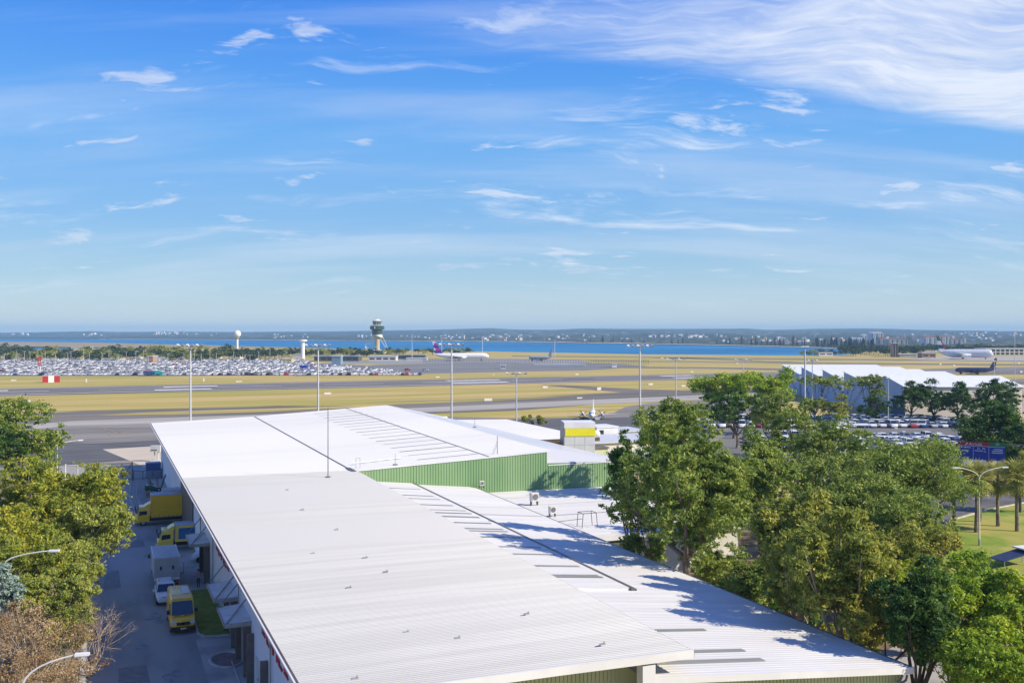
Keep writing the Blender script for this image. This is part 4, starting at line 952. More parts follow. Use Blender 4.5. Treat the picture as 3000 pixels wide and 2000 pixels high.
def gate(label, p, q, h, n, sign=False, white=False, name='gate', cat='gate'):
    p, q = Vector(p), Vector(q); d = q-p; L = d.length; rz = math.atan2(d.y, d.x)
    g = thing(name, label, cat, p, rz); pm = POSTW if white else GATE_M
    for i in range(n+1):
        x = L*i/n; MB().tube([(x,0,0),(x,0,h+(.25 if i in (0,n) else 0))], .09 if i in (0,n) else .055, 6).build('post', pm, g)
    for z in (.25, h): MB().tube([(0,0,z),(L,0,z)], .045, 5).build('rail', pm, g)
    MB().add([(0,.02,.25),(L,.02,.25),(L,.02,h),(0,.02,h)], [(0,1,2,3)]).build('mesh_infill', MESHM, g)
    if sign:
        MB().tube([(L-.1,-.03,h),(L*(n-1)/n+.1,-.03,.4)], .045, 5).build('brace', pm, g); MB().tube([(.1,-.03,h*.75),(L/n*.9,-.03,.3)], .045, 5).build('brace', pm, g)
        MB().bx(L*.72,L*.95,-.08,-.05,.95,1.45).build('warning_sign', mat('warning_yellow', (.80,.50,.02), (.55,.10,.03), 2.5, .5, coords='obj'), g)
        for x in (L*.14,L*.28,L*.44,L*.58): MB().bx(x-.16,x+.16,-.08,-.05,.9,1.4).build('notice', mat('notice_white', (.55,.56,.58), (.45,.46,.48), 5, .5, coords='obj'), g)
    return g
gate('dark steel mesh sliding gate across the end of the driveway', (-1.2,181.2,.05), (5.2,179.6,.05), 2.9, 4, True)
gate('white posted mesh fence left of the driveway gate, in sunlight', (-5.2,182.4,.05), (-1.4,181.3,.05), 2.7, 2, False, True, 'fence', 'fence')
gate('low dark railing between the gate and the blue container', (5.4,179.6,.05), (9.9,180.0,.05), 1.5, 3, False, False, 'fence', 'fence')

# -- people
def person(label, loc, rz, shirt, trousers, skin, hair, pose='stand', vest=None):
    sk = {'pelvis':(0,0,.95,.135,.10), 'belly':(0,0,1.10,.135,.095), 'chest':(0,.0,1.33,.165,.105), 'neckb':(0,0,1.47,.07,.07), 'neck':(0,.01,1.53,.052,.052)}
    t = thing('person', label, 'person', loc, rz)
    verts, rad, edges, idx = [], [], [], {}
    def v(n, co, r, par=None):
        idx[n] = len(verts); verts.append(co); rad.append((r, r) if not isinstance(r, tuple) else r)
        if par: edges.append((idx[par], idx[n]))
    v('pelvis',(0,0,.95),(.15,.11)); v('belly',(0,0,1.10),(.14,.10),'pelvis'); v('chest',(0,0,1.32),(.17,.11),'belly'); v('nb',(0,0,1.46),.065,'chest'); v('neck',(0,.01,1.53),.052,'nb')
    v('jaw',(0,.03,1.58),.066,'neck'); v('head',(0,.02,1.67),.096,'jaw'); v('top',(0,.01,1.745),.062,'head'); v('nose',(0,.118,1.655),.018,'head')
    for s, nm in ((-1,'l'),(1,'r')):
        v('ear'+nm,(s*.098,.01,1.655),.02,'head')
        v('sh'+nm,(s*.19,0,1.42),.062,'chest')
        e = (s*.27,-.02,1.15) if pose == 'stand' else (s*.28,.02,1.16)
        h = (s*.24,.12,.93) if pose == 'stand' else (s*.12,.26,1.12)
        v('el'+nm,e,.045,'sh'+nm); v('wr'+nm,h,.031,'el'+nm)
        dv = (Vector(h)-Vector(e)).normalized(); sd = Vector((0,1,0)).cross(dv); sd = sd.normalized() if sd.length > .1 else Vector((1,0,0))
        pc = Vector(h)+dv*.07; v('pa'+nm,tuple(pc),(.040,.020),'wr'+nm)
        for k, (o, L) in enumerate(((-.030,.07),(-.010,.085),(.010,.08),(.028,.062))):
            a = pc+sd*o+dv*.035; v('f%d%s' % (k,nm),tuple(a),.010,'pa'+nm); v('g%d%s' % (k,nm),tuple(a+dv*L*.6+Vector((0,.012,0))),.009,'f%d%s' % (k,nm)); v('h%d%s' % (k,nm),tuple(a+dv*L+Vector((0,.035,-.004))),.008,'g%d%s' % (k,nm))
        a = Vector(h)+dv*.03-sd*s*.035; v('t0'+nm,tuple(a),.011,'wr'+nm); v('t1'+nm,tuple(a+dv*.05-sd*s*.02),.009,'t0'+nm)
        v('hp'+nm,(s*.09,0,.90),.09,'pelvis'); st = .05*s
        v('kn'+nm,(s*.105,.02+st*.6,.50),.062,'hp'+nm); v('an'+nm,(s*.115,-.02+st,.09),.042,'kn'+nm); v('he'+nm,(s*.115,-.05+st,.04),.042,'an'+nm); v('to'+nm,(s*.13,.13+st,.035),.036,'an'+nm)
    me = bpy.data.meshes.new('body'); me.from_pydata(verts, edges, []); o = bpy.data.objects.new('b', me); COL.objects.link(o)
    md = o.modifiers.new('s', 'SKIN'); sv = me.skin_vertices[0].data
    for i, r in enumerate(rad): sv[i].radius = r
    sv[idx['pelvis']].use_root = True; md.use_smooth_shade = True
    o.modifiers.new('u', 'SUBSURF').levels = 1
    dg = bpy.context.evaluated_depsgraph_get(); bme = bpy.data.meshes.new_from_object(o.evaluated_get(dg)); bpy.data.objects.remove(o)
    bme.materials.clear()
    for mm in (skin, shirt, trousers, BLACKP): bme.materials.append(mm)
    for p in bme.polygons:
        c = p.center; z, ax = c.z, abs(c.x)
        arm = (ax > .2 and z > .85) or (pose != 'stand' and c.y > .12 and .9 < z < 1.4)
        if z > 1.475: p.material_index = 0
        elif arm and (z < 1.20 or c.y > .12): p.material_index = 0
        elif z > .93: p.material_index = 1
        elif z > .085: p.material_index = 2
        else: p.material_index = 3
        if ax > .2 and z < .99 and z > .7: p.material_index = 0
    obj('body', bme, t)
    MB().lathe([(.101,1.64),(.107,1.69),(.092,1.75),(.05,1.785),(.005,1.79)], (0,-.005,0), 14).build('hair', hair, t, True)
    for s in (-1,1): MB().lathe([(.002,.105),(.012,.108),(.002,.112)], (s*.034,0,1.675), 8, axis='y').build('eye', BLACKP, t)
    MB().box((0,.100,1.605),(.045,.012,.008)).build('mouth', mat('lip', (.35,.12,.10), None, 3), t)
    return t
SKIN_A = mat('skin', (.42,.26,.18), (.38,.23,.16), 6, .55, coords='obj'); HAIR = mat('dark_hair', (.03,.022,.018), (.05,.035,.03), 8, .6, coords='obj')
person('person in a pink shirt and dark trousers standing by the loading bay', (9.0,101.6,.06), R(200), mat('pink_shirt', (.50,.28,.32), (.44,.24,.28), 4, .8, coords='obj'), mat('navy_trousers', (.02,.024,.05), (.03,.034,.06), 4, .8, coords='obj'), SKIN_A, HAIR, 'hold')
# ================================================================== lamps and floodlight masts
LAMPP = mat('lamp_post_paint', (.72,.70,.64), (.64,.62,.57), 1.0, .45); MASTM = mat('mast_galvanised', (.60,.61,.61), (.52,.53,.53), 1.0, .45)
def bez(a, b, c, n=8): return [tuple((1-t)**2*Vector(a)+2*t*(1-t)*Vector(b)+t*t*Vector(c)) for t in np.linspace(0, 1, n)]
def street_lamp(label, base, h, arms, group=None, m=LAMPP):
    t = thing('street_lamp', label, 'street lamp', base, 0, group)
    MB().tube([(0,0,0),(0,0,h*.5),(0,0,h)], [.11,.085,.06], 8).build('pole', m, t, True)
    MB().lathe([(.2,0),(.2,.08),(.13,.12),(.12,.9),(.10,.95)], (0,0,0), 10).build('base', STEEL, t)
    for dx, dy, dz in arms:
        c = (0,0,h+dz*.75); e = (dx,dy,h+dz)
        a = MB().tube(bez((0,0,h-.05), c, e), [.06]*4+[.05]*4, 6).build('arm', m, t, True)
        d = Vector((dx,dy,0)).normalized(); rz = math.atan2(dy, dx)
        f = Vector(e)+d*.3; MB().box(tuple(f),(.75,.30,.13), rz).build('lamp_head', WHITEP, a)
        MB().box((f.x,f.y,f.z-.08),(.5,.22,.05), rz).build('lens', LAMPW, a)
    return t
cx = CW(1,0)-CW(0,0); cy = CW(0,1)-CW(0,0)                  # camera-right and camera-forward on the ground
def arm(r, f, z): v = cx*r+cy*f; return (v.x, v.y, z)
b0 = PD(10,1655,74); street_lamp('single-arm street lamp rising from the left trees above the blue-green shrub', (b0.x,b0.y,0), b0.z, [arm(3.3,.4,1.0)])
b0 = PD(62,2010,54); street_lamp('single-arm street lamp in the bottom left corner over dry shrubs', (b0.x,b0.y,0), b0.z-.2, [arm(2.75,.6,1.75)])
b0 = PD(168,1306,150); street_lamp('twin-arm street lamp behind the golden tree at the left', (b0.x,b0.y,0), b0.z, [arm(2.5,1.6,.7), arm(-2.6,-1.4,.75)])
b0 = PZ(2869,1600); street_lamp('tall twin-arm street lamp standing on the palm lawn', b0, 7.9, [arm(2.8,.2,1.35), arm(-2.6,-.2,1.35)])
b0 = PZ(2748,1580); t = thing('pole', 'plain pale pole at the lawn kerb left of the palms', 'pole', b0); MB().tube([(0,0,0),(0,0,7.0)], [.09,.06], 6).build('shaft', LAMPP, t); MB().lathe([(.16,0),(.16,.3),(.1,.34)], (0,0,0), 8).build('base', STEEL, t)
def flood(px, ytop, Y, label, span=2.6, r=.26, n=6, group='airfield floodlight masts'):
    p = PD(px, ytop, Y); t = thing('floodlight_mast', label, 'light mast', (p.x,p.y,0), -YAW, group); h = p.z
    MB().tube([(0,0,0),(0,0,h*.5),(0,0,h)], [r,r*.8,r*.6], 8).build('pole', MASTM, t, True)
    MB().tube([(-span,0,h-.1),(span,0,h-.1)], .09, 5).tube([(0,-span*.5,h-.1),(0,span*.5,h-.1)], .09, 5).build('cross_arm', MASTM, t)
    MB().box((0,0,h+.1),(.6,.6,.3)).build('head_frame', MASTM, t)
    for i in range(n):
        x = -span+2*span*i/(n-1); MB().box((x,-.35,h+.12),(.48,.4,.34), 0, 0, 1, R(-30)).build('floodlight', STEEL if i % 2 else WHITEP, t)
    return t
flood(558,1012,215,'floodlight mast rising behind the left corner of the white roof')
flood(932,1012,222,'floodlight mast rising behind the white roof left of its peak')
flood(1323,1010,225,'floodlight mast behind the white roof in front of the jet with the purple tail')
flood(1875,1014,215,'tallest floodlight mast just left of the big tree clump')
flood(1513,1094,250,'shorter floodlight mast over the right slope of the white roof',2.4,.2,4)
flood(1980,1052,300,'thin floodlight mast behind the top of the tree clump',2.6,.2,4)
flood(2177,1053,380,'small floodlight mast behind the bright green tree',3.0,.2,4)
flood(2380,1057,290,'thin mast with lamps just right of the tall bare pole by the sheds',1.2,.22,3)
def pole(px, ytop, Y, label, r=.2, head=True, group=None):
    p = PD(px, ytop, Y); t = thing('tall_pole', label, 'pole', (p.x,p.y,0), -YAW, group)
    MB().tube([(0,0,0),(0,0,p.z)], [r,r*.6], 8).build('shaft', MASTM, t, True)
    if head: MB().box((0,0,p.z+.1),(r*7,r*3,.25)).build('lamp_head', WHITEP, t)
    return t
pole(2358,1016,272,'tall bare white pole in front of the saw-tooth sheds',.30)
pole(2602,1107,275,'slim pole in front of the gabled shed end',.14)
pole(2568,1090,330,'slender pole rising behind the shed roofs',.1,False)
pole(2973,975,420,'thin tall mast at the right edge by the grass',.16)
pole(2913,1058,330,'slim white pole beside the dark taxiing jet',.13)
for px, yt in ((1207,996),(1294,990),(1413,988),(1625,997)):
    pole(px, yt, 940, 'distant thin light pole on the jet apron against the water', .35, True, 'distant apron light poles')
for px, yt, Y in ((2625,1255,215),(2648,1265,222),(2575,1270,212),(2290,1110,330),(2655,1155,300)):
    pole(px, yt, Y, 'short grey lamp pole in the rental car park', .09, True, 'rental car park lamp poles')

# ================================================================== airfield landmarks
# control tower
TC = mat('tower_concrete', (.52,.44,.30), (.45,.38,.27), .2, .8); TG = mat('tower_green_glass', (.035,.075,.070), (.05,.10,.09), .3, .25); TW = mat('tower_white', (.74,.76,.70), (.68,.70,.65), .3, .5)
Yt = 1222; p = PD(1105,975,Yt); u = Yt/2900                # metres per photo pixel there
CT = thing('control_tower', 'airport control tower with dark drum cab and white spiral ramp', 'control tower', (p.x,p.y,0), -YAW)
hz = lambda y: EYE+(975-y)*u
MB().lathe([(3.2,0),(3.0,hz(992)),(3.6,hz(984)),(4.2,hz(974)),(4.2,hz(966))], (0,0,0), 18).build('shaft', TC, CT, True)
MB().lathe([(4.0,hz(985)),(6.4,hz(979)),(6.6,hz(967)),(5.5,hz(966))], (0,0,0), 18).build('neck', TG, CT, True)
d = MB().lathe([(7.5,hz(966)),(8.4,hz(965)),(8.5,hz(955)),(7.6,hz(954))], (0,0,0), 24).build('drum', TG, CT, True)
MB().lathe([(8.0,hz(954)),(8.3,hz(953.4)),(5.5,hz(952))], (0,0,0), 24).build('balcony', TW, CT)
for k in range(6): a = k*math.pi/3+.3; MB().box((8.3*math.cos(a),8.3*math.sin(a),hz(960)),(1.2,1.2,2.6),a).build('drum_panel', TW if k == 4 else TG, d)
c = MB().lathe([(4.6,hz(952)),(4.9,hz(950.5)),(6.0,hz(942)),(6.1,hz(940.5)),(5.6,hz(939.8))], (0,0,0), 16).build('cab', TG, CT)
for k in range(16): a = k*math.pi/8; MB().tube([(4.95*math.cos(a),4.95*math.sin(a),hz(950.5)),(6.1*math.cos(a),6.1*math.sin(a),hz(941))], .14, 4).build('mullion', TW, c)
MB().lathe([(5.9,hz(940)),(4.0,hz(938)),(2.4,hz(935.5)),(.3,hz(934))], (0,0,0), 16).build('cab_roof', TW, CT)
MB().tube([(-3,0,hz(939)),(-3,0,hz(930))], .12, 4).tube([(0,0,hz(935)),(0,0,hz(928))], .12, 4).build('antenna', STEEL, CT)
mb = MB(); secs = []
for t_ in np.linspace(0, 1, 26):
    a = R(200)+t_*R(250); z = hz(976)-t_*(hz(976)-hz(991)); r1 = 4.6+t_*1.2
    secs.append([(r1*math.cos(a),r1*math.sin(a),z-1.6),(r1*math.cos(a),r1*math.sin(a),z+1.8),((r1+1)*math.cos(a),(r1+1)*math.sin(a),z+1.8),((r1+1)*math.cos(a),(r1+1)*math.sin(a),z-1.6)])
mb.loft(secs).build('spiral_ramp', TW, CT)
for x1, x2, y1, y2 in ((4,13,970,1020),(3,11,990,1020),(-4,-6,972,1008),(-3,-6.5,990,1022),(-4,-9,975,1015)):
    MB().tube([(x1,0,hz(y1)),(x2/1*1.0,0,hz(y2))], .22, 5).build('stay_cable', TW, CT)
mb = MB(); secs = []
for t_ in np.linspace(0, 1, 18):
    a = R(60)+t_*R(230); cc_, cz_ = -11.5, hz(1013); rx_, rz_ = 3.6, 4.4
    o_ = Vector((cc_+rx_*math.cos(a),0,cz_+rz_*math.sin(a))); i_ = Vector((cc_+rx_*.6*math.cos(a),0,cz_+rz_*.6*math.sin(a)))
    secs.append([(o_.x,-1,o_.z),(o_.x,1,o_.z),(i_.x,1,i_.z),(i_.x,-1,i_.z)])
mb.loft(secs).build('curved_stair', TW, CT)
MB().bx(-8,10,-6,6,0,4.5).build('base_building', TW, CT)
# radome and round column tower
p = PD(695,975,1050); RD = thing('radar_tower', 'white ball radome on a slim white column by the water', 'radar tower', (p.x,p.y,0)); u = 1050/2900
MB().tube([(0,0,0),(0,0,EYE-9*u)], [1.3,1.15], 12).build('column', WHITEP, RD, True)
zc = EYE+(975-978)*u; MB().lathe([(.3,-3.9)]+[(3.9*math.cos(a),3.9*math.sin(a)) for a in np.linspace(-1.4,1.4,12)]+[(.2,3.9)], (0,0,zc), 18).build('radome', WHITEP, RD, True)
MB().lathe([(1.2,-1),(2.6,0),(2.6,.5)], (0,0,zc-4.5), 14).build('collar', STEEL, RD)
p = PD(887,975,900); RT = thing('round_tower', 'white round column tower with a flat disc top above the car park', 'tower', (p.x,p.y,0)); u = 900/2900
zt = EYE-(997-975)*u; MB().tube([(0,0,0),(0,0,zt-1.5)], [1.9,1.7], 14).build('column', WHITEP, RT, True)
MB().lathe([(1.7,-1.6),(2.6,-.9),(3.9,-.6),(3.9,.6),(2.5,.8)], (0,0,zt), 18).build('disc', WHITEP, RT); MB().tube([(0,0,zt+.5),(0,0,zt+6)], .14, 4).build('antenna', STEEL, RT)
# red and white approach mast and chequer hut
p = PZ(115,1097); t = thing('marker_tower', 'red and white banded lattice marker tower at the car park edge', 'tower', p)
for i in range(7):
    m_ = P_RED if (i > 3) else WHITEP
    for sx in (-.7,.7): MB().tube([(sx,0,i*1.3),(sx,0,i*1.3+1.29)], .22, 5).build('leg_section', m_, t)
    MB().box((0,0,i*1.3+.65),(1.5,.5,.35)).build('rung', m_, t)
MB().box((0,0,9.6),(2.4,1.0,1.2)).build('head', P_RED, t)
p = PZ(150,1119.5); t = thing('chequer_hut', 'red and white chequered hut on the grass beside the runway', 'hut', p, R(2))
for i, m_ in enumerate((P_RED, WHITEP, P_RED)): MB().bx(-4+i*2.67,-4+i*2.67+2.66,-1.5,1.5,0,3.4).build('wall_panel', m_, t)
MB().bx(-4.1,4.1,-1.6,1.6,3.402,3.55).build('roof', WHITEP, t)
for px, y, w_, h_ in ((253,1122,.9,3.2),(597,1119,.9,3.0),(700,1120,5,.9),(960,1156.5,4.6,1.3),(1282,1107,3.6,1.0),(1446,1100,1.0,1.2),(1690,1099,3.4,1.1),(1597,1138,4.0,1.5),(1906,1129,4.0,1.3),(2027,1091,3.4,1.0),(1755,1144,3.2,2.0),(2002,1134,3.5,1.2),(2755,1069,3,1.4),(2795,1073,2.6,1.6),(2845,1067,1.6,1.2),(2985,1066,3,1.6),(2992,1092,3,1.5),(1430,1176,5.0,1.5),(1698,1169,3.6,.8),(75,1180,5,1.2),(2160,1066,3,1),(1940,1050,5,1),(40,1117,4,1)):
    p = PZ(px, y); w_ *= .62; h_ *= .6; t = thing('taxiway_sign', 'small pale sign board standing in the airfield grass', 'sign', p, R(2), 'airfield sign boards')
    MB().bx(-w_/2,w_/2,-.12,.12,.25,.25+h_).build('board', OFFW, t)
    for sx in (-w_*.35,w_*.35): MB().bx(sx-.06,sx+.06,-.08,.08,0,.25).build('foot', STEEL_D, t)

# ---- aircraft (nose along +x)
JW = mat('aircraft_white', (.80,.80,.80), (.75,.75,.76), .5, .3, coords='obj', coat=.3); JG = mat('aircraft_grey', (.40,.42,.45), (.34,.36,.39), .5, .35, coords='obj')
def airliner(label, loc, rz, L, r, fus, fin_bands, wing_m, engine_m, n_eng=2, fin_h=None, belly=None, tall=1.0, sweep=.55, span=None):
    t = thing('airliner', label, 'aeroplane', loc, rz); z0 = r*1.75
    pr = [(.02*r,.5*L),(.35*r,.492*L),(.62*r,.475*L),(.85*r,.45*L),(.97*r,.42*L),(r,.38*L),(r,-.18*L),(.93*r,-.27*L),(.72*r,-.36*L),(.42*r,-.44*L),(.12*r,-.5*L)]
    secs = []
    for rr, x in pr:
        up = 0 if x > -.18*L else (1-rr/r)*r*.75
        dn = -(1-rr/r)*r*.35 if x > .38*L else 0
        secs.append([(x, rr*math.cos(a), z0+up+dn+rr*tall*math.sin(a)) for a in np.linspace(0, 2*math.pi, 17)[:-1]])
    MB().loft(secs[::-1]).build('fuselage', fus, t, True)
    MB().add([(.488*L,-.42*r,z0+.30*r),(.488*L,.42*r,z0+.30*r),(.468*L,.62*r,z0+.52*r),(.468*L,-.62*r,z0+.52*r)], [(0,1,2,3)]).build('cockpit_window', BLACKP, t).location = (.006*L,0,.10*r)
    wm = MB().box((0,0,0),(.30,.06,.38)).mesh('cabin_window', BLACKP)
    for i in range(26):
        for s in (-1,1): obj('cabin_window', wm, t, (-.30*L+i*.68*L/26, s*r*.985, z0+.18*r))
    sp = span or L*.46
    for s in (-1,1):
        w0 = [(.10*L,s*r*.8,z0-.5*r),(-.11*L,s*r*.8,z0-.5*r)]; w1 = [(.10*L-sweep*sp,s*sp,z0+.12*r),(.03*L-sweep*sp,s*sp,z0+.12*r)]
        MB().loft([[w0[0],(w0[0][0],w0[0][1],w0[0][2]+.32*r),(w0[1][0],w0[1][1],w0[1][2]+.1*r),w0[1]],[w1[0],(w1[0][0],w1[0][1],w1[0][2]+.05*r),(w1[1][0],w1[1][1],w1[1][2]+.03*r),w1[1]]]).build('wing', wing_m, t)
        hp = [(-.40*L,s*r*.3,z0+.5*r),(-.48*L,s*r*.3,z0+.5*r)]; hq = [(-.485*L,s*.155*L,z0+.75*r),(-.515*L,s*.155*L,z0+.75*r)]
        MB().loft([[hp[0],(hp[0][0],hp[0][1],hp[0][2]+.12*r),hp[1]],[hq[0],(hq[0][0],hq[0][1],hq[0][2]+.05*r),hq[1]]]).build('tailplane', wing_m, t)
        for k in range(n_eng//2):
            yo = sp*(.32 if k == 0 else .62); xe = .115*L-sweep*yo*.95
            MB().lathe([(.30*r,-1.1*r),(.45*r,-.7*r),(.52*r,.3*r),(.50*r,.75*r),(.40*r,.76*r)], (xe,s*yo,z0-.75*r), 14, axis='x').build('engine', engine_m, t, True)
            MB().lathe([(.40*r,.765*r),(.05*r,.768*r)], (xe,s*yo,z0-.75*r), 14, axis='x').build('intake', BLACKP, t)
    fh = fin_h or L*.165; zb = z0+.7*r*tall
    F0 = (-.33*L,-.475*L); F1 = (-.475*L,-.525*L)                # leading/trailing x at root and tip
    nb = len(fin_bands)
    if callable(fin_bands[0]) is False:
        for i, (m_, u0, u1, v0, v1) in enumerate(fin_bands):    # bands slant with the leading edge
            def pt(u, v): a = F0[0]+(F1[0]-F0[0])*v; b2 = F0[1]+(F1[1]-F0[1])*v; return (a+(b2-a)*u, zb+fh*v)
            q = [pt(u0,v0), pt(u1,v0 if u1 <= 1 else v0), pt(u1,v1), pt(u0,v1)]
            MB().prism(q, 'y', -.10*r, .10*r).build('fin_band', m_, t)
    for x, ys in ((.36*L,(0,)),(-.045*L,(-.55*r,.55*r))):
        for y in ys:
            MB().tube([(x,y,z0-.8*r),(x,y,.6)], .22, 6).build('gear_leg', JG, t)
            for dy in (-.4,.4): MB().lathe([(.3,-.2),(.62,-.2),(.62,.2),(.3,.2)], (x,y+dy,.62), 12, axis='y').build('gear_wheel', TYRE, t)
    return t
PUR = paint('tail_indigo', (.07,.02,.24)); COR = paint('tail_magenta', (.50,.02,.20)); EGR = paint('tail_green', (.02,.16,.09)); DBL = paint('jet_dark_blue', (.022,.030,.10))
p = PZ(1352,1056); airliner('white jet with a purple and magenta tail parked on the far apron', p, -YAW+R(4), 50, 2.5, JW, [(PUR,0,1,0,.30),(COR,0,.8,.30,.47),(JW,.8,1,.30,.47),(PUR,0,1,.47,.72),(COR,0,.8,.72,.90),(JW,.8,1,.72,.90),(JW,0,1,.90,1)], JW, JW, 2, 11)
p = PZ(1583,1057); airliner('small grey jet parked right of the purple-tailed one', p, -YAW+R(165), 21, 1.6, JG, [(JG,0,1,0,1)], JG, JG, 2, 7.5)
p = PZ(2828,1051); airliner('big double-deck white airliner with striped green, black and red tail', p, -YAW+R(-14), 50, 3.1, mat('a_white_grey', (.62,.64,.68), (.56,.58,.62), .4, .3, coords='obj'), [(P_RED,0,.22,0,1),(P_BLK,.22,1,.12,.38),(JW,.22,1,0,.12),(JW,.22,1,.38,.66),(EGR,.22,1,.66,1)], JW, JW, 4, 14, None, 1.28, .6, 24)
p = PZ(2858,1096); airliner('dark navy blue jet taxiing on the grass edge behind the sheds', p, -YAW+R(172), 23.5, 1.5, DBL, [(DBL,0,1,0,.45),(paint('tail_bronze', (.12,.06,.05)),0,1,.45,1)], DBL, DBL, 2, 6.2, None, 1.0, .5, 11)
# turboprop facing us
def turboprop(label, loc, rz):
    t = thing('turboprop', label, 'aeroplane', loc, rz); L, r, z0 = 14.5, .9, 1.75
    pr = [(.03,7.2),(.35,7.0),(.6,6.6),(.8,6.0),(.9,5.2),(.9,-2.0),(.75,-4.2),(.45,-6.2),(.12,-7.4)]
    MB().loft([[(x, rr*math.cos(a), z0+(0 if x > -2 else (1-rr/.9)*.7)+rr*math.sin(a)) for a in np.linspace(0,2*math.pi,15)[:-1]] for rr, x in pr[::-1]]).build('fuselage', JW, t, True)
    for s in (-1,1): MB().add([(6.75,s*.05,2.12),(6.3,s*.66,2.05),(6.0,s*.66,2.35),(6.35,s*.05,2.52)], [(0,1,2,3)]).build('cockpit_window', BLACKP, t).location = (.06,0,.06)
    wm = MB().box((0,0,0),(.3,.05,.35)).mesh('cabin_window', BLACKP)
    for i in range(9):
        for s in (-1,1): obj('cabin_window', wm, t, (-2+i*.8, s*.9, 1.95))
    for s in (-1,1):
        MB().loft([[(1.5,s*.6,1.2),(1.4,s*.6,1.45),(-.4,s*.6,1.25)],[(1.0,s*7.4,1.85),(1.0,s*7.4,1.95),(.1,s*7.4,1.88)]]).build('wing', JW, t)
        e = MB().lathe([(.15,-2.2),(.42,-1.2),(.48,.6),(.40,1.6),(.26,2.0)], (1.0,s*2.7,1.75), 12, axis='x').build('engine', JW, t, True)
        MB().lathe([(.22,2.0),(.05,2.5)], (1.0,s*2.7,1.75), 10, axis='x').build('spinner', BLACKP, t)
        bl = MB().box((0,0,.75),(.05,.16,1.3)).mesh('propeller_blade', BLACKP)
        for k in range(4):
            o = obj('propeller_blade', bl, t, (3.15,s*2.7,1.75)); o.rotation_euler = (R(35+90*k),0,0)
        MB().loft([[(-6.2,s*.1,2.6),(-6.2,s*.1,2.7),(-7.4,s*.1,2.62)],[(-6.6,s*3.1,2.95),(-6.6,s*3.1,3.02),(-7.3,s*3.1,2.97)]]).build('tailplane', JW, t)
        MB().tube([(.9,s*2.7,1.4),(.9,s*2.7,.3)], .09, 5).build('gear_leg', JG, t); MB().lathe([(.15,-.12),(.32,-.12),(.32,.12),(.15,.12)], (.9,s*2.7,.32), 12, axis='y').build('gear_wheel', TYRE, t)
    MB().prism([(-4.4,2.3),(-7.3,2.4),(-7.8,5.4),(-6.9,5.4)], 'y', -.1, .1).build('fin', JW, t); MB().prism([(-6.3,4.2),(-7.5,4.2),(-7.75,5.45),(-6.88,5.45)], 'y', -.11, .11).build('fin_tip', JG, t)
    MB().tube([(5.6,0,1.2),(5.6,0,.3)], .08, 5).build('gear_leg', JG, t); MB().lathe([(.12,-.1),(.28,-.1),(.28,.1),(.12,.1)], (5.6,0,.28), 12, axis='y').build('gear_wheel', TYRE, t)
    MB().prism([(4.3,1.0),(4.3,1.1),(4.9,.3),(4.8,.25)], 'y', .95, 2.2).build('air_stair', JG, t)
    return t
turboprop('white twin-propeller aeroplane facing us on the near apron', PZ(1736,1228), -YAW+R(-97))

# ---- saw-tooth hangar sheds, in camera-aligned metres
HB = mat('shed_blue_grey', (.42,.50,.62), (.37,.45,.57), .08, .6); HC = mat('shed_cream', (.80,.72,.58), (.74,.66,.53), .15, .7); HN = mat('shed_dark_base', (.06,.08,.13), (.05,.07,.11), .2, .7)  # HB: blue shade of the sunless end walls put into their colour
HG = thing('saw_tooth_sheds', 'row of white roofed saw-tooth sheds with blue shade painted on the end walls', 'shed', (0,0,0), -YAW)
bays = [(424.7,399.5,11.2,8.3),(396.7,372,11.3,8.3),(369.7,349,11.3,8.4),(346,322.5,11.4,8.5)]
X0, X1 = 116.0, 151.0
for i, (yf, yn, zp, zv) in enumerate(bays):
    off = (5,4,1,0)[i]
    a = MB().prism([(yf,0),(yf,zp-.02),(yn+.02,zv-.02),(yn+.02,0)], 'x', X0, X1+off).build('bay_wall', HB, HG)
    MB().loft([[(X0-.3,yf+.15,zp),(X0-.3,yf+.15,zp+.2),(X1+off+.4,yf+.15,zp+.2),(X1+off+.4,yf+.15,zp)],[(X0-.3,yn-.1,zv),(X0-.3,yn-.1,zv+.2),(X1+off+.4,yn-.1,zv+.2),(X1+off+.4,yn-.1,zv)]]).build('bay_roof', WHITEP, HG)
MB().prism([(322.4,0),(322.4,9.0),(307,11.5),(292.6,9.0),(292.6,0)], 'x', X0+.1, X0+35).build('gable_wall', HB, HG)
for ya, za, yb, zb in ((323,8.95,307,11.55),(307,11.55,292,8.95)):
    MB().loft([[(X0-.3,ya,za),(X0-.3,ya,za+.2),(X0+35.4,ya,za+.2),(X0+35.4,ya,za)],[(X0-.3,yb,zb),(X0-.3,yb,zb+.2),(X0+35.4,yb,zb+.2),(X0+35.4,yb,zb)]]).build('gable_roof', WHITEP, HG)
for i in range(4): MB().bx(X0+.4+i*8.7,X0+8.9+i*8.7,292.4,292.6,.1,8.7).build('sliding_door', HC, HG)
for i in range(5): MB().bx(X0+.15+i*8.7,X0+.35+i*8.7,292.35,292.6,0,8.9).build('door_track', OFFW, HG)
MB().bx(X0-.06,X0+.1,292.6,322.3,0,2.6).build('dark_base', HN, HG)

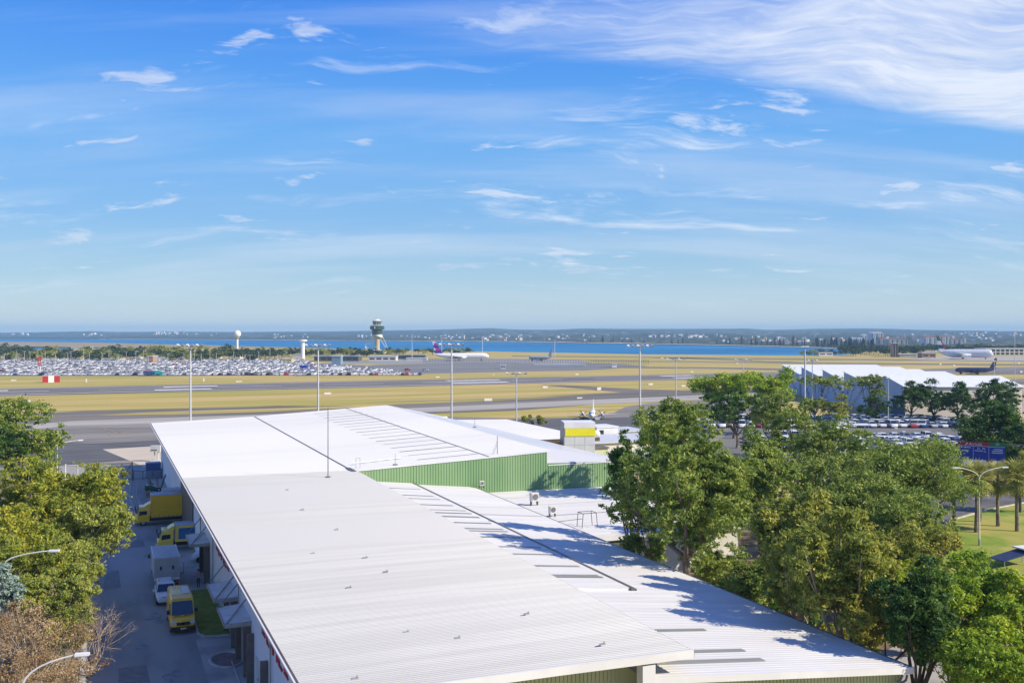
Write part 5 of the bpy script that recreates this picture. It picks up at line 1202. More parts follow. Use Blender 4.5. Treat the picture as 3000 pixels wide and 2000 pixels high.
# ---- low buildings out on the airfield and terminal
def block(label, px, y, w_px, h_px, depth, m, name='building', cat='building', roof=None, group=None, win=0, rz=0.0):
    p = PZ(px, y); Y = 72500/(y-975); u = Y/2900; w_, h_ = w_px*u, h_px*u
    t = thing(name, label, cat, p+cy*depth/2, -YAW+rz, group)
    MB().bx(-w_/2,w_/2,-depth/2,depth/2,0,h_).build('wall', m, t); MB().bx(-w_/2-.4,w_/2+.4,-depth/2-.4,depth/2+.4,h_+.003,h_+.5).build('roof', roof or ROOFW, t)
    if win:
        n = max(2, int(w_/5))
        wme = MB().bx(-w_/n*.36,w_/n*.36,-.06,0,-h_*.17,h_*.17).mesh('window', BLACKP)
        for i in range(n):
            for r_ in range(win): obj('window', wme, t, (-w_/2+w_*(i+.5)/n, -depth/2-.005, h_*(r_+.5)/win))
    return t
GRB = mat('grey_building', (.30,.31,.31), (.24,.25,.255), .1, .7); CRB = mat('cream_building', (.64,.60,.52), (.56,.52,.45), .1, .7); ORB = mat('brick_building', (.40,.24,.15), (.33,.20,.13), .1, .8); DKB = mat('dark_building', (.09,.10,.10), (.07,.08,.08), .1, .7)
block('long dark glazed building at the foot of the control tower, left part', 985,1058,130,14,20,DKB,roof=STEEL,win=1)
block('long low white building right of the control tower foot', 1120,1057,80,13,16,CRB,win=1)
block('dark low hangar left of the purple-tailed jet', 1200,1052,90,11,14,DKB,roof=STEEL,win=1)
block('low white building below the purple tail', 1220,1055,60,6,10,OFFW)
block('tan brick block in the far car park', 440,1066,16,22,10,ORB)
block('pale yellow block near the round white tower', 842,1066,24,14,8,mat('pale_yellow_wall', (.62,.52,.22), None, .1, .8))
block('blue-grey block right of the round white tower', 985,1068,26,24,10,mat('blue_grey_wall', (.20,.30,.38), None, .1, .7))
block('bright blue cabin among the parked cars', 888,1084,20,12,6,mat('bright_blue_wall', (.05,.05,.50), None, .1, .6),roof=P_BLUE)
block('long white canopy wall along the fenced lot', 1640,1072.5,150,4,3,WHITEP,'canopy','canopy')
block('small white guard booth at the fenced lot', 1474,1080,14,10,3,WHITEP,'guard_booth','booth',win=1)
block('small white hut with a flat roof on the far grass', 1800,1076,14,10,3,WHITEP,'guard_booth','booth')
for i, (px, y, w_, h_) in enumerate(((0,1024,40,7),(235,1026,55,9),(330,1060,42,7),(470,1056,34,6),(395,1054,20,7),(560,1060,26,6),(632,1050,16,6),(690,1052,26,10),(740,1058,14,6),(870,1048,26,9),(925,1050,20,7),(150,1062,36,7),(230,1064,60,6),(310,1066,42,6))):
    block('low pale roofed shed between the trees behind the car park', px, y, w_, h_, 12, CRB, 'shed', 'shed', None, 'pale sheds behind the car park')
block('white terminal pier with a long flat roof at the right edge', 2965,1040,150,18,30,CRB,'terminal','terminal',OFFW,None,2)
block('orange brick low building left of the striped-tail airliner', 2722,1048,40,14,12,ORB,win=1)
block('grey service building by the orange one', 2660,1046,50,8,12,GRB)
block('white airfield house with a gabled look on the near shore', 2420,1042,40,9,10,WHITEP,win=1)
block('dark brick tower among the shore trees', 2624,1046,14,40,8,ORB,win=3)
# fence round the lot
p0 = PZ(1040,1091); p1 = PZ(1720,1083); d = p1-p0; n = 120
f = thing('perimeter_fence', 'long pale wire fence along the grass in front of the parked jets', 'fence', p0)
mb = MB()
for i in range(n+1):
    q = d*i/n; mb.tube([q, q+Vector((0,0,2.6))], .07, 4)
stuff(mb.build('post', STEEL, f)); MB().tube([(0,0,2.5), d+Vector((0,0,2.5))], .05, 4).build('rail', STEEL, f)
p0 = PZ(1240,1062.5); p1 = PZ(1900,1067); d = p1-p0; f = thing('apron_fence', 'dark slatted blast fence behind the white canopy wall', 'fence', p0)
mb = MB()
for i in range(141): q = d*i/140; mb.tube([q, q+Vector((0,0,3.4))], .16, 4)
stuff(mb.build('slat', STEEL_D, f)); MB().tube([(0,0,3.3), d+Vector((0,0,3.3))], .08, 4).build('rail', STEEL_D, f)
HAZE_D = 1.15e-4
# ================================================================== car parks
CARPOOL = [P_WHITE]*18+[P_SILV]*3+[P_GREY]*2+[P_BLK]*2+[P_BLUE]+[P_RED]
# rental car park: two banks of nose-in bays
rng = random.Random(3); ncar = 0
for bank, (Ys, xa, xb) in enumerate((((262,268.5,278,284.5), 36, 124), ((203,209.5,219,225.5,233.5), 52, 103))):
    for r_, Y in enumerate(Ys):
        x = xa+rng.uniform(0,2)
        while x < xb:
            if rng.random() < .93:
                kind = rng.choices(('sedan','suv','hatch','minibus'), (4,4,3,1.5))[0]
                pm = rng.choice(CARPOOL) if kind != 'minibus' else P_WHITE
                lab = {'P':''}; col = pm.name.split('_')[0]
                where = 'far bank of the rental car park' if bank == 0 else 'near bank of the rental car park'
                kn = {'sedan':'saloon car','suv':'tall car','hatch':'small hatchback','minibus':'minibus'}[kind]
                p = CW(x, Y+rng.uniform(-.3,.3))
                car(kind, pm, '%s %s parked in a row in the %s' % (col, kn, where), (p.x,p.y,.03), -YAW+R(90 if (r_ % 2) else -90)+rng.uniform(-.04,.04), 'parked rental cars', full=False); ncar += 1
            x += 2.55+rng.uniform(0,.25)
for px, y, a in ((2575,1250,0),(2455,1262,12),(2680,1252,175)):
    p = PZ(px, y); car('minibus', P_WHITE, {2575:'white minibus parked side-on at the far edge of the rental lane',2455:'white minibus turned slightly at the left of the rental lane',2680:'white minibus side-on at the right of the rental lane'}[px], (p.x,p.y,.04), -YAW+R(a), full=False)
for px, y, a in ((2430,1415,8),(2478,1418,5),(2388,1410,10)):
    p = PZ(px, y); car('sedan', P_WHITE if px != 2388 else P_RED, {2430:'white car glimpsed between tree crowns',2478:'white car right of another behind the tree crowns',2388:'red car glimpsed behind the tree crowns'}[px], (p.x,p.y,.04), -YAW+R(a), full=False)
p = CW(82,240); t = thing('shelter', 'white flat shelter roof at the rental car park lane', 'shelter', (p.x,p.y,0), -YAW)
MB().bx(-4.5,4.5,-1.6,1.6,2.7,2.95).build('roof', WHITEP, t)
for x in (-4,4):
    for y in (-1.3,1.3): MB().bx(x-.06,x+.06,y-.06,y+.06,0,2.7).build('post', STEEL, t)
# far car park: the near rows car by car, the rest as one mass
def simple_car(rng, van=False):
    L, w, zb, zt = (2.15,.88,1.16,1.48) if not van else (2.5,.95,1.6,2.1)
    V = [(-L,-w,.3),(L,-w,.3),(L,w,.3),(-L,w,.3),(-L,-w,zb),(L,-w,zb-.15),(L,w,zb-.15),(-L,w,zb),
         (-L*.8,-w*.92,zb),(L*.42,-w*.92,zb-.04),(L*.42,w*.92,zb-.04),(-L*.8,w*.92,zb),(-L*.55,-w*.75,zt),(L*.12,-w*.75,zt),(L*.12,w*.75,zt),(-L*.55,w*.75,zt)]
    Fp = [(0,1,5,4),(1,2,6,5),(2,3,7,6),(3,0,4,7),(4,5,9,8),(5,6,10,9),(6,7,11,10),(7,4,8,11),(12,13,14,15)]; Fg = [(8,9,13,12),(9,10,14,13),(10,11,15,14),(11,8,12,15)]
    return np.array(V), Fp, Fg
def smesh(pm, van):
    V, Fp, Fg = simple_car(None, van); mb = MB(); mb.v = [tuple(v) for v in V]; mb.f = Fp+Fg; mb.m = [0]*len(Fp)+[1]*len(Fg); return mb.mesh('parked_car', [pm, FARG])
SM = {(pm.name, v): smesh(pm, v) for pm in (P_WHITE,P_SILV,P_GREY,P_BLK,P_BLUE,P_RED) for v in (False, True)}
m = bpy.data.materials.new('mixed_car_paint'); m.use_nodes = True; T = NT(m.node_tree); b = T.n['Principled BSDF']
cr = T.new('ShaderNodeValToRGB'); cr.color_ramp.interpolation = 'CONSTANT'; T.link(T.new('ShaderNodeNewGeometry').outputs['Random Per Island'], cr.inputs[0])
e = cr.color_ramp.elements; e[0].color = (.80,.80,.80,1); e[1].position = .84; e[1].color = (.50,.51,.53,1)
for ps, cc in ((.88,(.16,.165,.175,1)),(.92,(.03,.03,.035,1)),(.955,(.03,.07,.22,1)),(.985,(.4,.03,.03,1))): q = e.new(ps); q.color = cc
T.link(cr.outputs[0], b.inputs['Base Color']); b.inputs['Roughness'].default_value = .6; b.inputs['Specular IOR Level'].default_value = .2
MIXP = m
def lot_right(Y): return interp([(560,-40),(600,-62),(680,-95),(760,-150),(900,-190)], Y)
spots = []; Y = 584.0; k = 0
while Y < 905:
    x = -345.0*max(1, Y/640); xr = lot_right(Y)
    while x < xr:
        if rng.random() < .92: spots.append((x+rng.uniform(-.2,.2), Y+rng.uniform(-.4,.4), 90 if rng.random() < .5 else -90, rng.random() < .22))
        x += 2.62
    k += 1; Y += 5.3 if k % 2 else 10.2
vis = [s for s in spots if abs(s[0]/s[1]*2900) < 1560]
near = vis[:290]; rest = vis[290:]
for x, Y, a, van in near:
    pm = rng.choice(CARPOOL); p = CW(x, Y)
    o = obj('parked_car', SM[(pm.name, van)], None, (p.x,p.y,.02), -YAW+R(a)); col = pm.name.split('_')[0]
    tag(o, '%s %s in the front rows of the far car park' % (col, 'van' if van else 'car'), 'car', 'cars in the far car park')
Va, Fpa, Fga, nb = [], [], [], 0
tmpl = {v: simple_car(None, v) for v in (False, True)}
for x, Y, a, van in rest:
    V0, Fp, Fg = tmpl[van]; p = CW(x, Y); an = -YAW+R(a); c_, s_ = math.cos(an), math.sin(an)
    W = np.empty_like(V0); W[:,0] = V0[:,0]*c_-V0[:,1]*s_+p.x; W[:,1] = V0[:,0]*s_+V0[:,1]*c_+p.y; W[:,2] = V0[:,2]+.02
    Va.append(W); Fpa += [tuple(i+nb for i in f) for f in Fp]; Fga += [tuple(i+nb for i in f) for f in Fg]; nb += 16
me = np_mesh('car_mass', np.concatenate(Va), np.array(Fpa+Fga), [MIXP, FARG]); me.polygons.foreach_set('material_index', np.array([0]*len(Fpa)+[1]*len(Fga), np.int32))
o = stuff(obj('car_mass', me)); o['label'] = 'dense mass of parked cars filling the far car park'; o['category'] = 'cars'
for px, y, a, pm, lab in ((478,1100.5,4,P_TEAL,'teal delivery truck at the front edge of the far car park'),(455,1101,4,P_BLUE,'blue delivery truck left of the teal one in the far car park')):
    p = PZ(px, y); truck(lab, (p.x,p.y,.03), -YAW+R(a), pm, pm, 3.2, 6.5, False, False)
p = PZ(1195,1086); car('suv', P_RED, 'red car standing alone on the fenced lot', (p.x,p.y,.04), -YAW, full=False)
p = PZ(1247,1087); car('suv', P_SILV, 'silver car standing alone right of the red one on the lot', (p.x,p.y,.04), -YAW, full=False)
p = PZ(985,1089.5); truck('long white truck at the right end of the far car park', (p.x+6,p.y,.03), -YAW+R(3), WHITEP, P_WHITE, 3.4, 9.5, False, False)
# light poles standing in the far car park
for i in range(34):
    px = 15+i*25+rng.uniform(-9,9); Y = rng.uniform(640,860); p = PD(px, 975, Y); h = rng.uniform(9,11)
    if p.x != p.x: continue
    t = thing('car_park_lamp', 'slim twin-arm lamp pole among the cars of the far car park', 'street lamp', (p.x,p.y,0), rng.uniform(0,3), 'far car park lamps')
    MB().tube([(0,0,0),(0,0,h)], .13, 5).build('pole', MASTM, t); MB().tube([(-1.6,0,h+.4),(0,0,h-.05),(1.6,0,h+.4)], .09, 4).build('arm', MASTM, t)

# ================================================================== the far shore
FB = [mat('far_white_wall', (.80,.78,.74), (.72,.70,.66), .02, .7), mat('far_cream_wall', (.66,.56,.42), (.58,.50,.38), .02, .7), mat('far_grey_wall', (.48,.48,.48), (.42,.42,.42), .02, .7), mat('far_brick_wall', (.42,.22,.13), (.36,.19,.12), .02, .8)]
def far_house(px, yb, wpx, hpx, mi, name='far_building', label=None, group='buildings on the far shore', win=0):
    Y, z = far_at(px, yb); u = Y/2900; w_, h_ = max(8, wpx*u), max(4, hpx*u)
    p = CW((px-CXP)/FPX*Y, Y, z-2)
    lab = label or ['white','cream','grey','brick'][mi]+' building on the wooded far shore of the bay'
    t = thing(name, lab, 'building', p, -YAW+random.uniform(-.5,.5) if not label else -YAW, group if not label else None); dp = min(w_, 22)
    MB().bx(-w_/2,w_/2,-dp/2,dp/2,0,h_+2).build('wall', FB[mi], t)
    if win:
        n = max(2, int(round(wpx/7)))
        for i in range(n):
            x = -w_/2+w_*(i+.5)/n; s_ = MB().bx(x-w_/n*.24,x+w_/n*.24,-dp/2-.5,-dp/2-.01,2.5,h_+1.2).build('window_bay', FB[2] if i % 2 else DKB, t)
    MB().prism([(-w_/2-.5,h_+2.02),(w_/2+.5,h_+2.02),(w_/2*.6,h_+2.02+min(3,h_*.25)),(-w_/2*.6,h_+2.02+min(3,h_*.25))], 'y', -dp/2-.4, dp/2+.4).build('roof', FB[0] if random.random() < .55 else FB[3], t)
rnd = random.Random(11)
for x0, x1, y0, y1, n, wmax, hmax, pool in ((20,120,976,984,6,9,3,(0,2)),(230,300,977,983,7,10,4,(0,0,1)),(455,550,976,982,16,8,7,(0,0,2)),(560,660,977,983,4,5,3,(0,)),(760,900,980,990,12,6,3,(0,2)),(1040,1095,984,991,7,5,7,(0,2)),(1160,1280,980,992,9,6,3,(0,1)),
        (1290,1420,982,995,22,8,4,(0,0,2)),(1420,1540,980,998,20,9,4,(0,0,1)),(1550,1700,982,996,14,7,4,(0,2)),(1700,1890,980,1000,14,7,4,(0,1,2)),(1900,2075,982,990,26,13,6,(0,0,0,2)),(2090,2115,984,988,2,9,8,(0,)),
        (2120,2290,984,1004,18,8,4,(0,1,2)),(2270,2375,992,1008,22,9,8,(0,1,3)),(2580,2690,984,1006,20,10,8,(0,0,1,3)),(2690,3000,978,1000,34,9,6,(0,0,1,2)),(2780,3000,972,984,22,7,4,(0,2)),(2380,2500,985,1000,10,7,5,(0,1))):
    for i in range(n): far_house(rnd.uniform(x0,x1), rnd.uniform(y0,y1), rnd.uniform(.4,1)*wmax, rnd.uniform(.45,1)*hmax, rnd.choice(pool))
for px, yb, wpx, hpx, mi, lab in ((2512,1004,30,12,0,'white stepped apartment block on the far shore, left of the pair'),(2528,998,18,16,0,'taller white apartment step behind the left block'),(2564,1006,34,30,0,'tall cream white apartment slab on the far shore right of the pair'),(2580,1010,22,18,1,'cream apartment wing at the foot of the tall slab'),(2622,1010,60,16,1,'long cream apartment row right of the tall slab'),(2718,1008,36,20,0,'white apartment tower block with vertical bays, left'),(2752,1008,38,22,0,'white apartment tower block with vertical bays, right'),(2793,1008,40,14,2,'grey glass office block right of the white towers'),(2822,1004,10,14,0,'narrow white block right of the grey office')):
    far_house(px, yb, wpx, hpx, mi, 'apartment_block', lab, None, 1)

# ================================================================== trees
def far_tree_proto(seed, lm, h=9, w=4.2, n=520, sz=.85):
    rg = np.random.default_rng(seed); bl = crown_blobs(w, w, h*.36, h*.60, 9, rg, .5)
    V, F = leaves(bl, n, sz, rg, .1, .28, 20, .7); return np_mesh('crown', V, F, lm), limbs(bl, 0, .22, rg, 4).mesh('trunk', BARK_D)
FT = [far_tree_proto(40+i, L_FAR if i != 2 else L_OLV) for i in range(4)]
def far_tree(px, y, sc, label, group, k=None, sx=1.0):
    p = PZ(px, y); t = thing('tree', label, 'tree', p, random.uniform(0,6), group); t.scale = (sc*sx,sc*sx,sc)
    c, tr = FT[k if k is not None else random.randrange(4)]; obj('trunk', tr, t); obj('crown', c, t)
random.seed(21)
for i in range(120):
    px = -10+i*7.0+random.uniform(-4,4); y = random.uniform(1039,1060) if px < 830 else 1045
    far_tree(px, y, random.uniform(.75,1.25)*(1.0 if y > 1045 else 1.15), 'dark bushy tree in the belt behind the far car park', 'tree belt behind the far car park', sx=1.35)
for i in range(34): far_tree(830+i*8.4, random.uniform(1040,1046), random.uniform(.7,1.05), 'dark low tree in the belt around the control tower', 'trees around the control tower', sx=1.5)
for i in range(22): far_tree(1130+i*6.5 if i < 10 else 1225+(i-10)*14, random.uniform(1034,1040), random.uniform(.6,.9), 'dark low tree on the shore behind the parked jet', 'shore trees behind the jet', sx=1.6)
for i in range(44): far_tree(2470+i*5.2, random.uniform(1035,1044), random.uniform(.8,1.3), 'dark tree in the wood on the near bay shore', 'wood on the near bay shore', 0 if i % 3 else 1, 1.1)
for i in range(16): far_tree(2350+i*9, random.uniform(1039,1042), random.uniform(.5,.8), 'low bush on the near shore by the white house', 'bushes on the near shore', None, 1.3)
for i in range(40): far_tree(2690+i*8, random.uniform(1026,1036), random.uniform(.8,1.3), 'dark tree behind the terminal and the big airliner', 'trees behind the terminal', 0, 1.2)
# Norfolk pines along the far beach
def pine_proto(seed):
    rg = np.random.default_rng(seed); Vs, Fs, nb = [], [], 0
    for lev in range(11):
        z = 5+lev*2.3; r_ = (1-lev/11.5)*5.2
        bl = [(math.cos(a)*r_*.55, math.sin(a)*r_*.55, z, r_*.5, r_*.5, .7) for a in rg.uniform(0,6.28,5)]
        V, F = leaves(bl, 60, 1.8, rg, 0, .3, 8, .5); Vs.append(V); Fs.append(F+nb); nb += len(V)
    return np_mesh('crown', np.concatenate(Vs), np.concatenate(Fs), L_PIN), MB().tube([(0,0,0),(0,0,31)], [.6,.08], 6).mesh('trunk', BARK_D)
PN = [pine_proto(5), pine_proto(6)]
for i in range(96):
    px = random.choice((random.uniform(1700,2260), random.uniform(2200,2520), random.uniform(2380,2500), random.uniform(2480,2560)))
    Y, z = far_at(px, interp(SHORE, px)-random.uniform(.3, 3 if px < 2300 else 9)); p = CW((px-CXP)/FPX*Y, Y, z-.5)
    t = thing('pine_tree', 'dark tall pine on the far beach front', 'tree', p, random.uniform(0,6), 'pines along the far beach'); s = random.uniform(.32,.62); t.scale = (s*1.1,s*1.1,s)
    obj('trunk', PN[i % 2][1], t); obj('crown', PN[i % 2][0], t)

def tree_px(name, label, px, py, rxp, ryp, Y, n, size, lm, depth=None, **kw):
    c = PD(px, py, Y); u = Y/2900; rx, rz = rxp*u, ryp*u
    return tree(name, label, (c.x,c.y,0), rx, depth or rx*.85, rz, c.z, n, size, lm, **kw)
# left side
tree_px('tree', 'dark green gum tree above the golden tree at the left edge', 60,1258,165,88,140,26000,.34,L_EUC,seed=101,k=17,r0=.4,bark=BARK_D,clump=.15,br=.34,droop=.4)
tree_px('tree', 'dark gum branch crown at the far left below the first gum', -20,1300,110,70,132,9000,.34,L_DRK,seed=102,k=8,r0=.3,bark=BARK_D)
tree_px('wattle_tree', 'golden green wattle tree overhanging the driveway at the left', 110,1480,205,135,90,56000,.25,L_WAT,seed=103,k=26,r0=.32,bark=BARK_P,clump=.15,br=.32,droop=.5,per=60)
tree_px('wattle_tree', 'feathery green wattle below the golden one, reaching over the drive', 245,1560,125,80,86,24000,.22,L_FER,seed=104,k=13,r0=.2,bark=BARK_P,clump=.16,droop=.8,per=60)
tree_px('wattle_tree', 'olive wattle at the far left edge under the golden tree', 30,1590,150,95,82,22000,.22,L_WAT,seed=105,k=12,r0=.22,bark=BARK_P,droop=.6)
tree_px('shrub_tree', 'soft light green feathery shrub leaning over the drive kerb', 175,1745,110,85,72,34000,.17,L_FER,seed=106,k=15,r0=.14,bark=BARK_P,clump=.17,droop=.9,per=70,br=.36,cat='shrub')
tree_px('shrub', 'blue-green gum shrub at the left edge by the lamp pole', 20,1725,62,65,69,9000,.20,L_BLU,seed=107,k=8,r0=.1,cat='shrub')
tree_px('shrub', 'brown dry shrub mass in the bottom left corner', 60,1870,190,100,63,10000,.12,L_BRN,seed=108,k=20,r0=.1,clump=.22,cat='shrub',bark=BARK_P)
tree_px('shrub', 'dry tan shrub at the bottom left beside the lamp', 120,1985,170,60,58,7000,.11,L_BRN,seed=109,k=14,r0=.1,clump=.22,cat='shrub',bark=BARK_P)
tree_px('shrub', 'small green shrub under the feathery tree by the kerb', 195,1850,70,50,68,7000,.15,L_OLV,seed=110,k=8,r0=.08,cat='shrub')
def bare_shrub(label, px, py, Y, R0, seed):
    rg = np.random.default_rng(seed); c = PZ(px, py) if Y is None else PD(px, py, Y); t = thing('bare_shrub', label, 'shrub', (c.x,c.y,0)); mb = MB()
    def br(p, d, L, r_, k):
        e = p+d*L; m_ = p.lerp(e,.5)+Vector(rg.normal(size=3)*L*.06); mb.tube([p,m_,e],[r_,r_*.8,r_*.55],4,cap=False)
        if k:
            for _ in range(3):
                nd = (d+Vector(rg.normal(size=3)*.42)).normalized(); br(p.lerp(e, rg.uniform(.55,1)), nd, L*rg.uniform(.55,.8), r_*.55, k-1)
    for i in range(9):
        a = rg.uniform(0,6.28); br(Vector((0,0,0)), Vector((math.cos(a)*.55,math.sin(a)*.55,1)).normalized(), R0*rg.uniform(.35,.5), .05, 4)
    mb.build('branches', mat('bare_twig', (.42,.33,.26), (.30,.23,.18), 2, .9), t)
bare_shrub('leafless twiggy shrub spilling over the kerb at the bottom left', 262,1985,None,5.2,5)
bare_shrub('leafless grey brown shrub at the left corner among dry leaves', 80,1990,None,6.0,6)
bare_shrub('leafless tan shrub thicket in the middle of the dry corner', 40,1950,None,6.5,8)
bare_shrub('leafless pale shrub rising above the dry leaves at far left', 110,1920,None,6.0,9)
bare_shrub('leafless thin shrub beside the green feathery tree', 150,1960,None,5.5,7)
tree_px('wattle_tree', 'low leafy wattle filling the gap beside the drive kerb', 235,1640,95,70,80,16000,.2,L_FER,seed=111,k=10,r0=.14,bark=BARK_P,droop=.8)
tree_px('wattle_tree', 'golden wattle crown between the two lamps at the left', 95,1660,115,70,77,18000,.2,L_WAT,seed=112,k=10,r0=.16,bark=BARK_P,droop=.6)
tree_px('wattle_tree', 'golden green wattle top nearest the gate', 290,1450,85,65,98,14000,.24,L_WAT,seed=113,k=9,r0=.2,bark=BARK_P,droop=.5)
# right side, from the building outwards
tree_px('gum_tree', 'large gum tree with a bare forked trunk right beside the low roof', 2010,1440,225,170,85,62000,.27,L_EUC,seed=201,k=26,r0=.42,bark=BARK,br=.30,clump=.15,droop=.55,per=55,fork=.75)
tree_px('gum_tree', 'gum tree crown in front of the white sign tower apron', 1985,1250,118,92,124,24000,.31,L_EUC,seed=202,k=14,r0=.36,clump=.16,droop=.5)
tree_px('gum_tree', 'dark gum limb crown hanging over the low white roof', 1850,1400,80,115,94,13000,.27,L_DRK,seed=203,k=9,r0=.2,droop=.6)
tree_px('gum_tree', 'slim gum with a dark leaning stem beside the workshop wall', 1905,1560,90,95,91,9000,.25,L_EUC,seed=204,k=9,r0=.18,bark=BARK_D,br=.33,fork=.5)
tree_px('gum_tree', 'tall green gum right of the large forked gum', 2230,1420,125,140,100,30000,.28,L_EUC,seed=205,k=17,r0=.34,br=.33,droop=.55)
tree_px('gum_tree', 'young gum behind the two large gums, pale and open', 2330,1300,110,85,138,12000,.33,L_EUC,seed=206,k=10,r0=.22,bark=BARK_D,br=.32)
tree_px('gum_tree', 'round gum crown left of the rental cars', 2470,1335,145,95,130,24000,.32,L_EUC,seed=207,k=13,r0=.3,bark=BARK_D)
tree_px('gum_tree', 'broad grey green gum crown below the rental car park', 2650,1400,185,100,120,34000,.31,L_EUC,seed=208,k=17,r0=.35,droop=.5)
tree_px('gum_tree', 'grey green gum beside the ring road kerb', 2540,1490,170,95,108,28000,.29,L_EUC,seed=209,k=14,r0=.3,droop=.5)
tree_px('gum_tree', 'olive gum in the middle of the right tree clump', 2330,1570,145,125,74,30000,.26,L_OLV,seed=210,k=16,r0=.28,bark=BARK_P,droop=.6,br=.33)
tree_px('gum_tree', 'yellowing olive gum with thin pale stems near the low roof corner', 2480,1650,190,155,66,46000,.23,L_OLV,seed=211,k=22,r0=.26,bark=BARK_P,droop=.6,br=.31,per=55)
tree_px('gum_tree', 'lower olive gum with dark open branches at the roof corner', 2560,1800,130,115,64.5,16000,.22,L_OLV,seed=212,k=12,r0=.2,bark=BARK_D,br=.33,droop=.6)
tree_px('shrub', 'pale green bushy shrub against the low roof eave', 2180,1715,105,80,79,14000,.22,L_EUC,seed=213,k=9,r0=.12,cat='shrub')
tree_px('gum_tree', 'gum crown between the olive gum and the ring road', 2670,1540,140,95,98,20000,.27,L_EUC,seed=214,k=12,r0=.25)
tree_px('leafy_tree', 'bright yellow green leafy tree in the lower right corner', 2795,1765,180,130,66,46000,.22,L_GRN,seed=215,k=20,r0=.28,br=.33,droop=.35,per=50)
tree_px('leafy_tree', 'bright green tree at the right edge below the lawn', 2965,1800,120,105,64,24000,.21,L_GRN,seed=216,k=12,r0=.24,droop=.3)
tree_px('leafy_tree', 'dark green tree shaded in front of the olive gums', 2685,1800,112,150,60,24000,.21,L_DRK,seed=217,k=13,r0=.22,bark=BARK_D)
tree_px('leafy_tree', 'low bright tree filling the bottom right corner', 2890,1930,150,100,58,28000,.19,L_GRN,seed=218,k=14,r0=.2,droop=.3)
tree_px('shrub', 'dry orange shrub beside the black sign at the lane', 2660,1865,45,42,77,5000,.18,L_BRN,seed=219,k=6,r0=.07,cat='shrub')
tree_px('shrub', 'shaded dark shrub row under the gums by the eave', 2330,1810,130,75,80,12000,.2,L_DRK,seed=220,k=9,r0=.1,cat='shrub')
tree_px('shrub', 'olive undergrowth bush near the low roof corner', 2470,1890,100,60,72,8000,.18,L_OLV,seed=221,k=7,r0=.1,cat='shrub')
tree_px('leafy_tree', 'bright green spreading tree left of the saw-tooth sheds', 2150,1140,108,46,235,15000,.50,L_GRN,seed=222,k=12,r0=.4,clump=.2)
tree_px('leafy_tree', 'bright green tree against the first shed end wall', 2270,1130,75,42,245,10000,.50,L_GRN,seed=223,k=9,r0=.35,clump=.2)
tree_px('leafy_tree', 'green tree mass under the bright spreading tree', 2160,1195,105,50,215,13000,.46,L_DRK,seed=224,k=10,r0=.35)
tree_px('leafy_tree', 'dark rounded fig tree left of the tall shed doors', 2265,1200,80,60,200,11000,.42,L_EUC,seed=225,k=9,r0=.3)
for i, (px, py, rx, ry, lab) in enumerate(((2385,1113,75,13,'flat topped open tree before the first saw-tooth wall'),(2470,1122,85,16,'flat topped open tree in the middle before the sheds'),(2545,1112,55,14,'flat topped open tree nearest the gabled shed'),(2575,1150,40,24,'small green tree in front of the gabled shed end'))):
    Yf = 286+i*2; c = PD(px, py, Yf); u = Yf/2900
    tree('flat_top_tree', lab, (c.x,c.y,0), rx*u, rx*u*.8, ry*u, c.z, 4200, .42, L_EUC, BARK_D, k=11, seed=230+i, r0=.16, br=.32, n_l=11, fork=.05, clump=.2)
tree_px('leafy_tree', 'round olive tree in front of the shaded shed wall', 2460,1190,50,30,268,6000,.42,L_OLV,seed=240,k=8,r0=.2)
tree_px('leafy_tree', 'low dark green tree right of the round olive one', 2560,1190,48,28,275,6000,.45,L_DRK,seed=241,k=8,r0=.2)
tree_px('leafy_tree', 'low green tree at the left of the shaded shed wall', 2380,1195,48,32,270,6000,.45,L_EUC,seed=242,k=8,r0=.2)
for i, (px, lab) in enumerate(((2670,'dark green fig, left of three before the cream shed doors'),(2735,'dark green fig, middle of three before the cream shed doors'),(2805,'dark green fig, right of three before the cream shed doors'))):
    tree_px('fig_tree', lab, px,1166,48,45,280,9000,.46,L_DRK,seed=250+i,k=10,r0=.3,bark=BARK_D,clump=.2)
tree_px('fig_tree', 'broad dark fig at the right edge before the sheds', 2935,1165,80,48,270,14000,.48,L_DRK,seed=255,k=12,r0=.4,bark=BARK_D)
tree_px('fig_tree', 'large dark fig with bright tufts above the blue road sign', 2900,1262,100,75,178,24000,.40,L_DRK,seed=256,k=13,r0=.4,bark=BARK_D,clump=.2)
tree_px('fig_tree', 'very dark fig crown right behind the blue road sign', 2985,1310,75,70,165,14000,.38,L_DRK,seed=257,k=10,r0=.4,bark=BARK_D)
for px, y in ((1545,1229),(1585,1232)):
    tree_px('shrub', {1545:'small brown green bush at the apron edge, left of two',1585:'small brown green bush at the apron edge, right of two'}[px], px, y, 22, 14, 262, 2500, .35, L_OLV, seed=px, k=6, r0=.08, cat='shrub')

tree_px('gum_tree', 'gum crown filling the middle between the forked gum and the ring road', 2400,1440,130,100,112,22000,.28,L_EUC,seed=260,k=13,r0=.28,droop=.5)
tree_px('gum_tree', 'olive gum leaning over the low roof at its right eave', 2350,1690,120,115,71,20000,.23,L_OLV,seed=261,k=12,r0=.22,bark=BARK_P,droop=.6)
tree_px('shrub', 'green undergrowth at the foot of the forked gum', 2090,1650,110,60,92,12000,.22,L_EUC,seed=262,k=9,r0=.1,cat='shrub')
tree_px('shrub', 'dark undergrowth behind the black screened fence', 2380,1640,130,70,92,14000,.24,L_EUC,seed=263,k=9,r0=.12,cat='shrub')
tree_px('leafy_tree', 'gum crown low beside the kerb of the palm lawn', 2690,1620,120,80,84,18000,.23,L_OLV,seed=264,k=11,r0=.2,droop=.5)
tree_px('shrub', 'green bush under the leafy tree at the right bottom', 2780,1890,90,80,66,11000,.2,L_GRN,seed=265,k=8,r0=.1,cat='shrub')
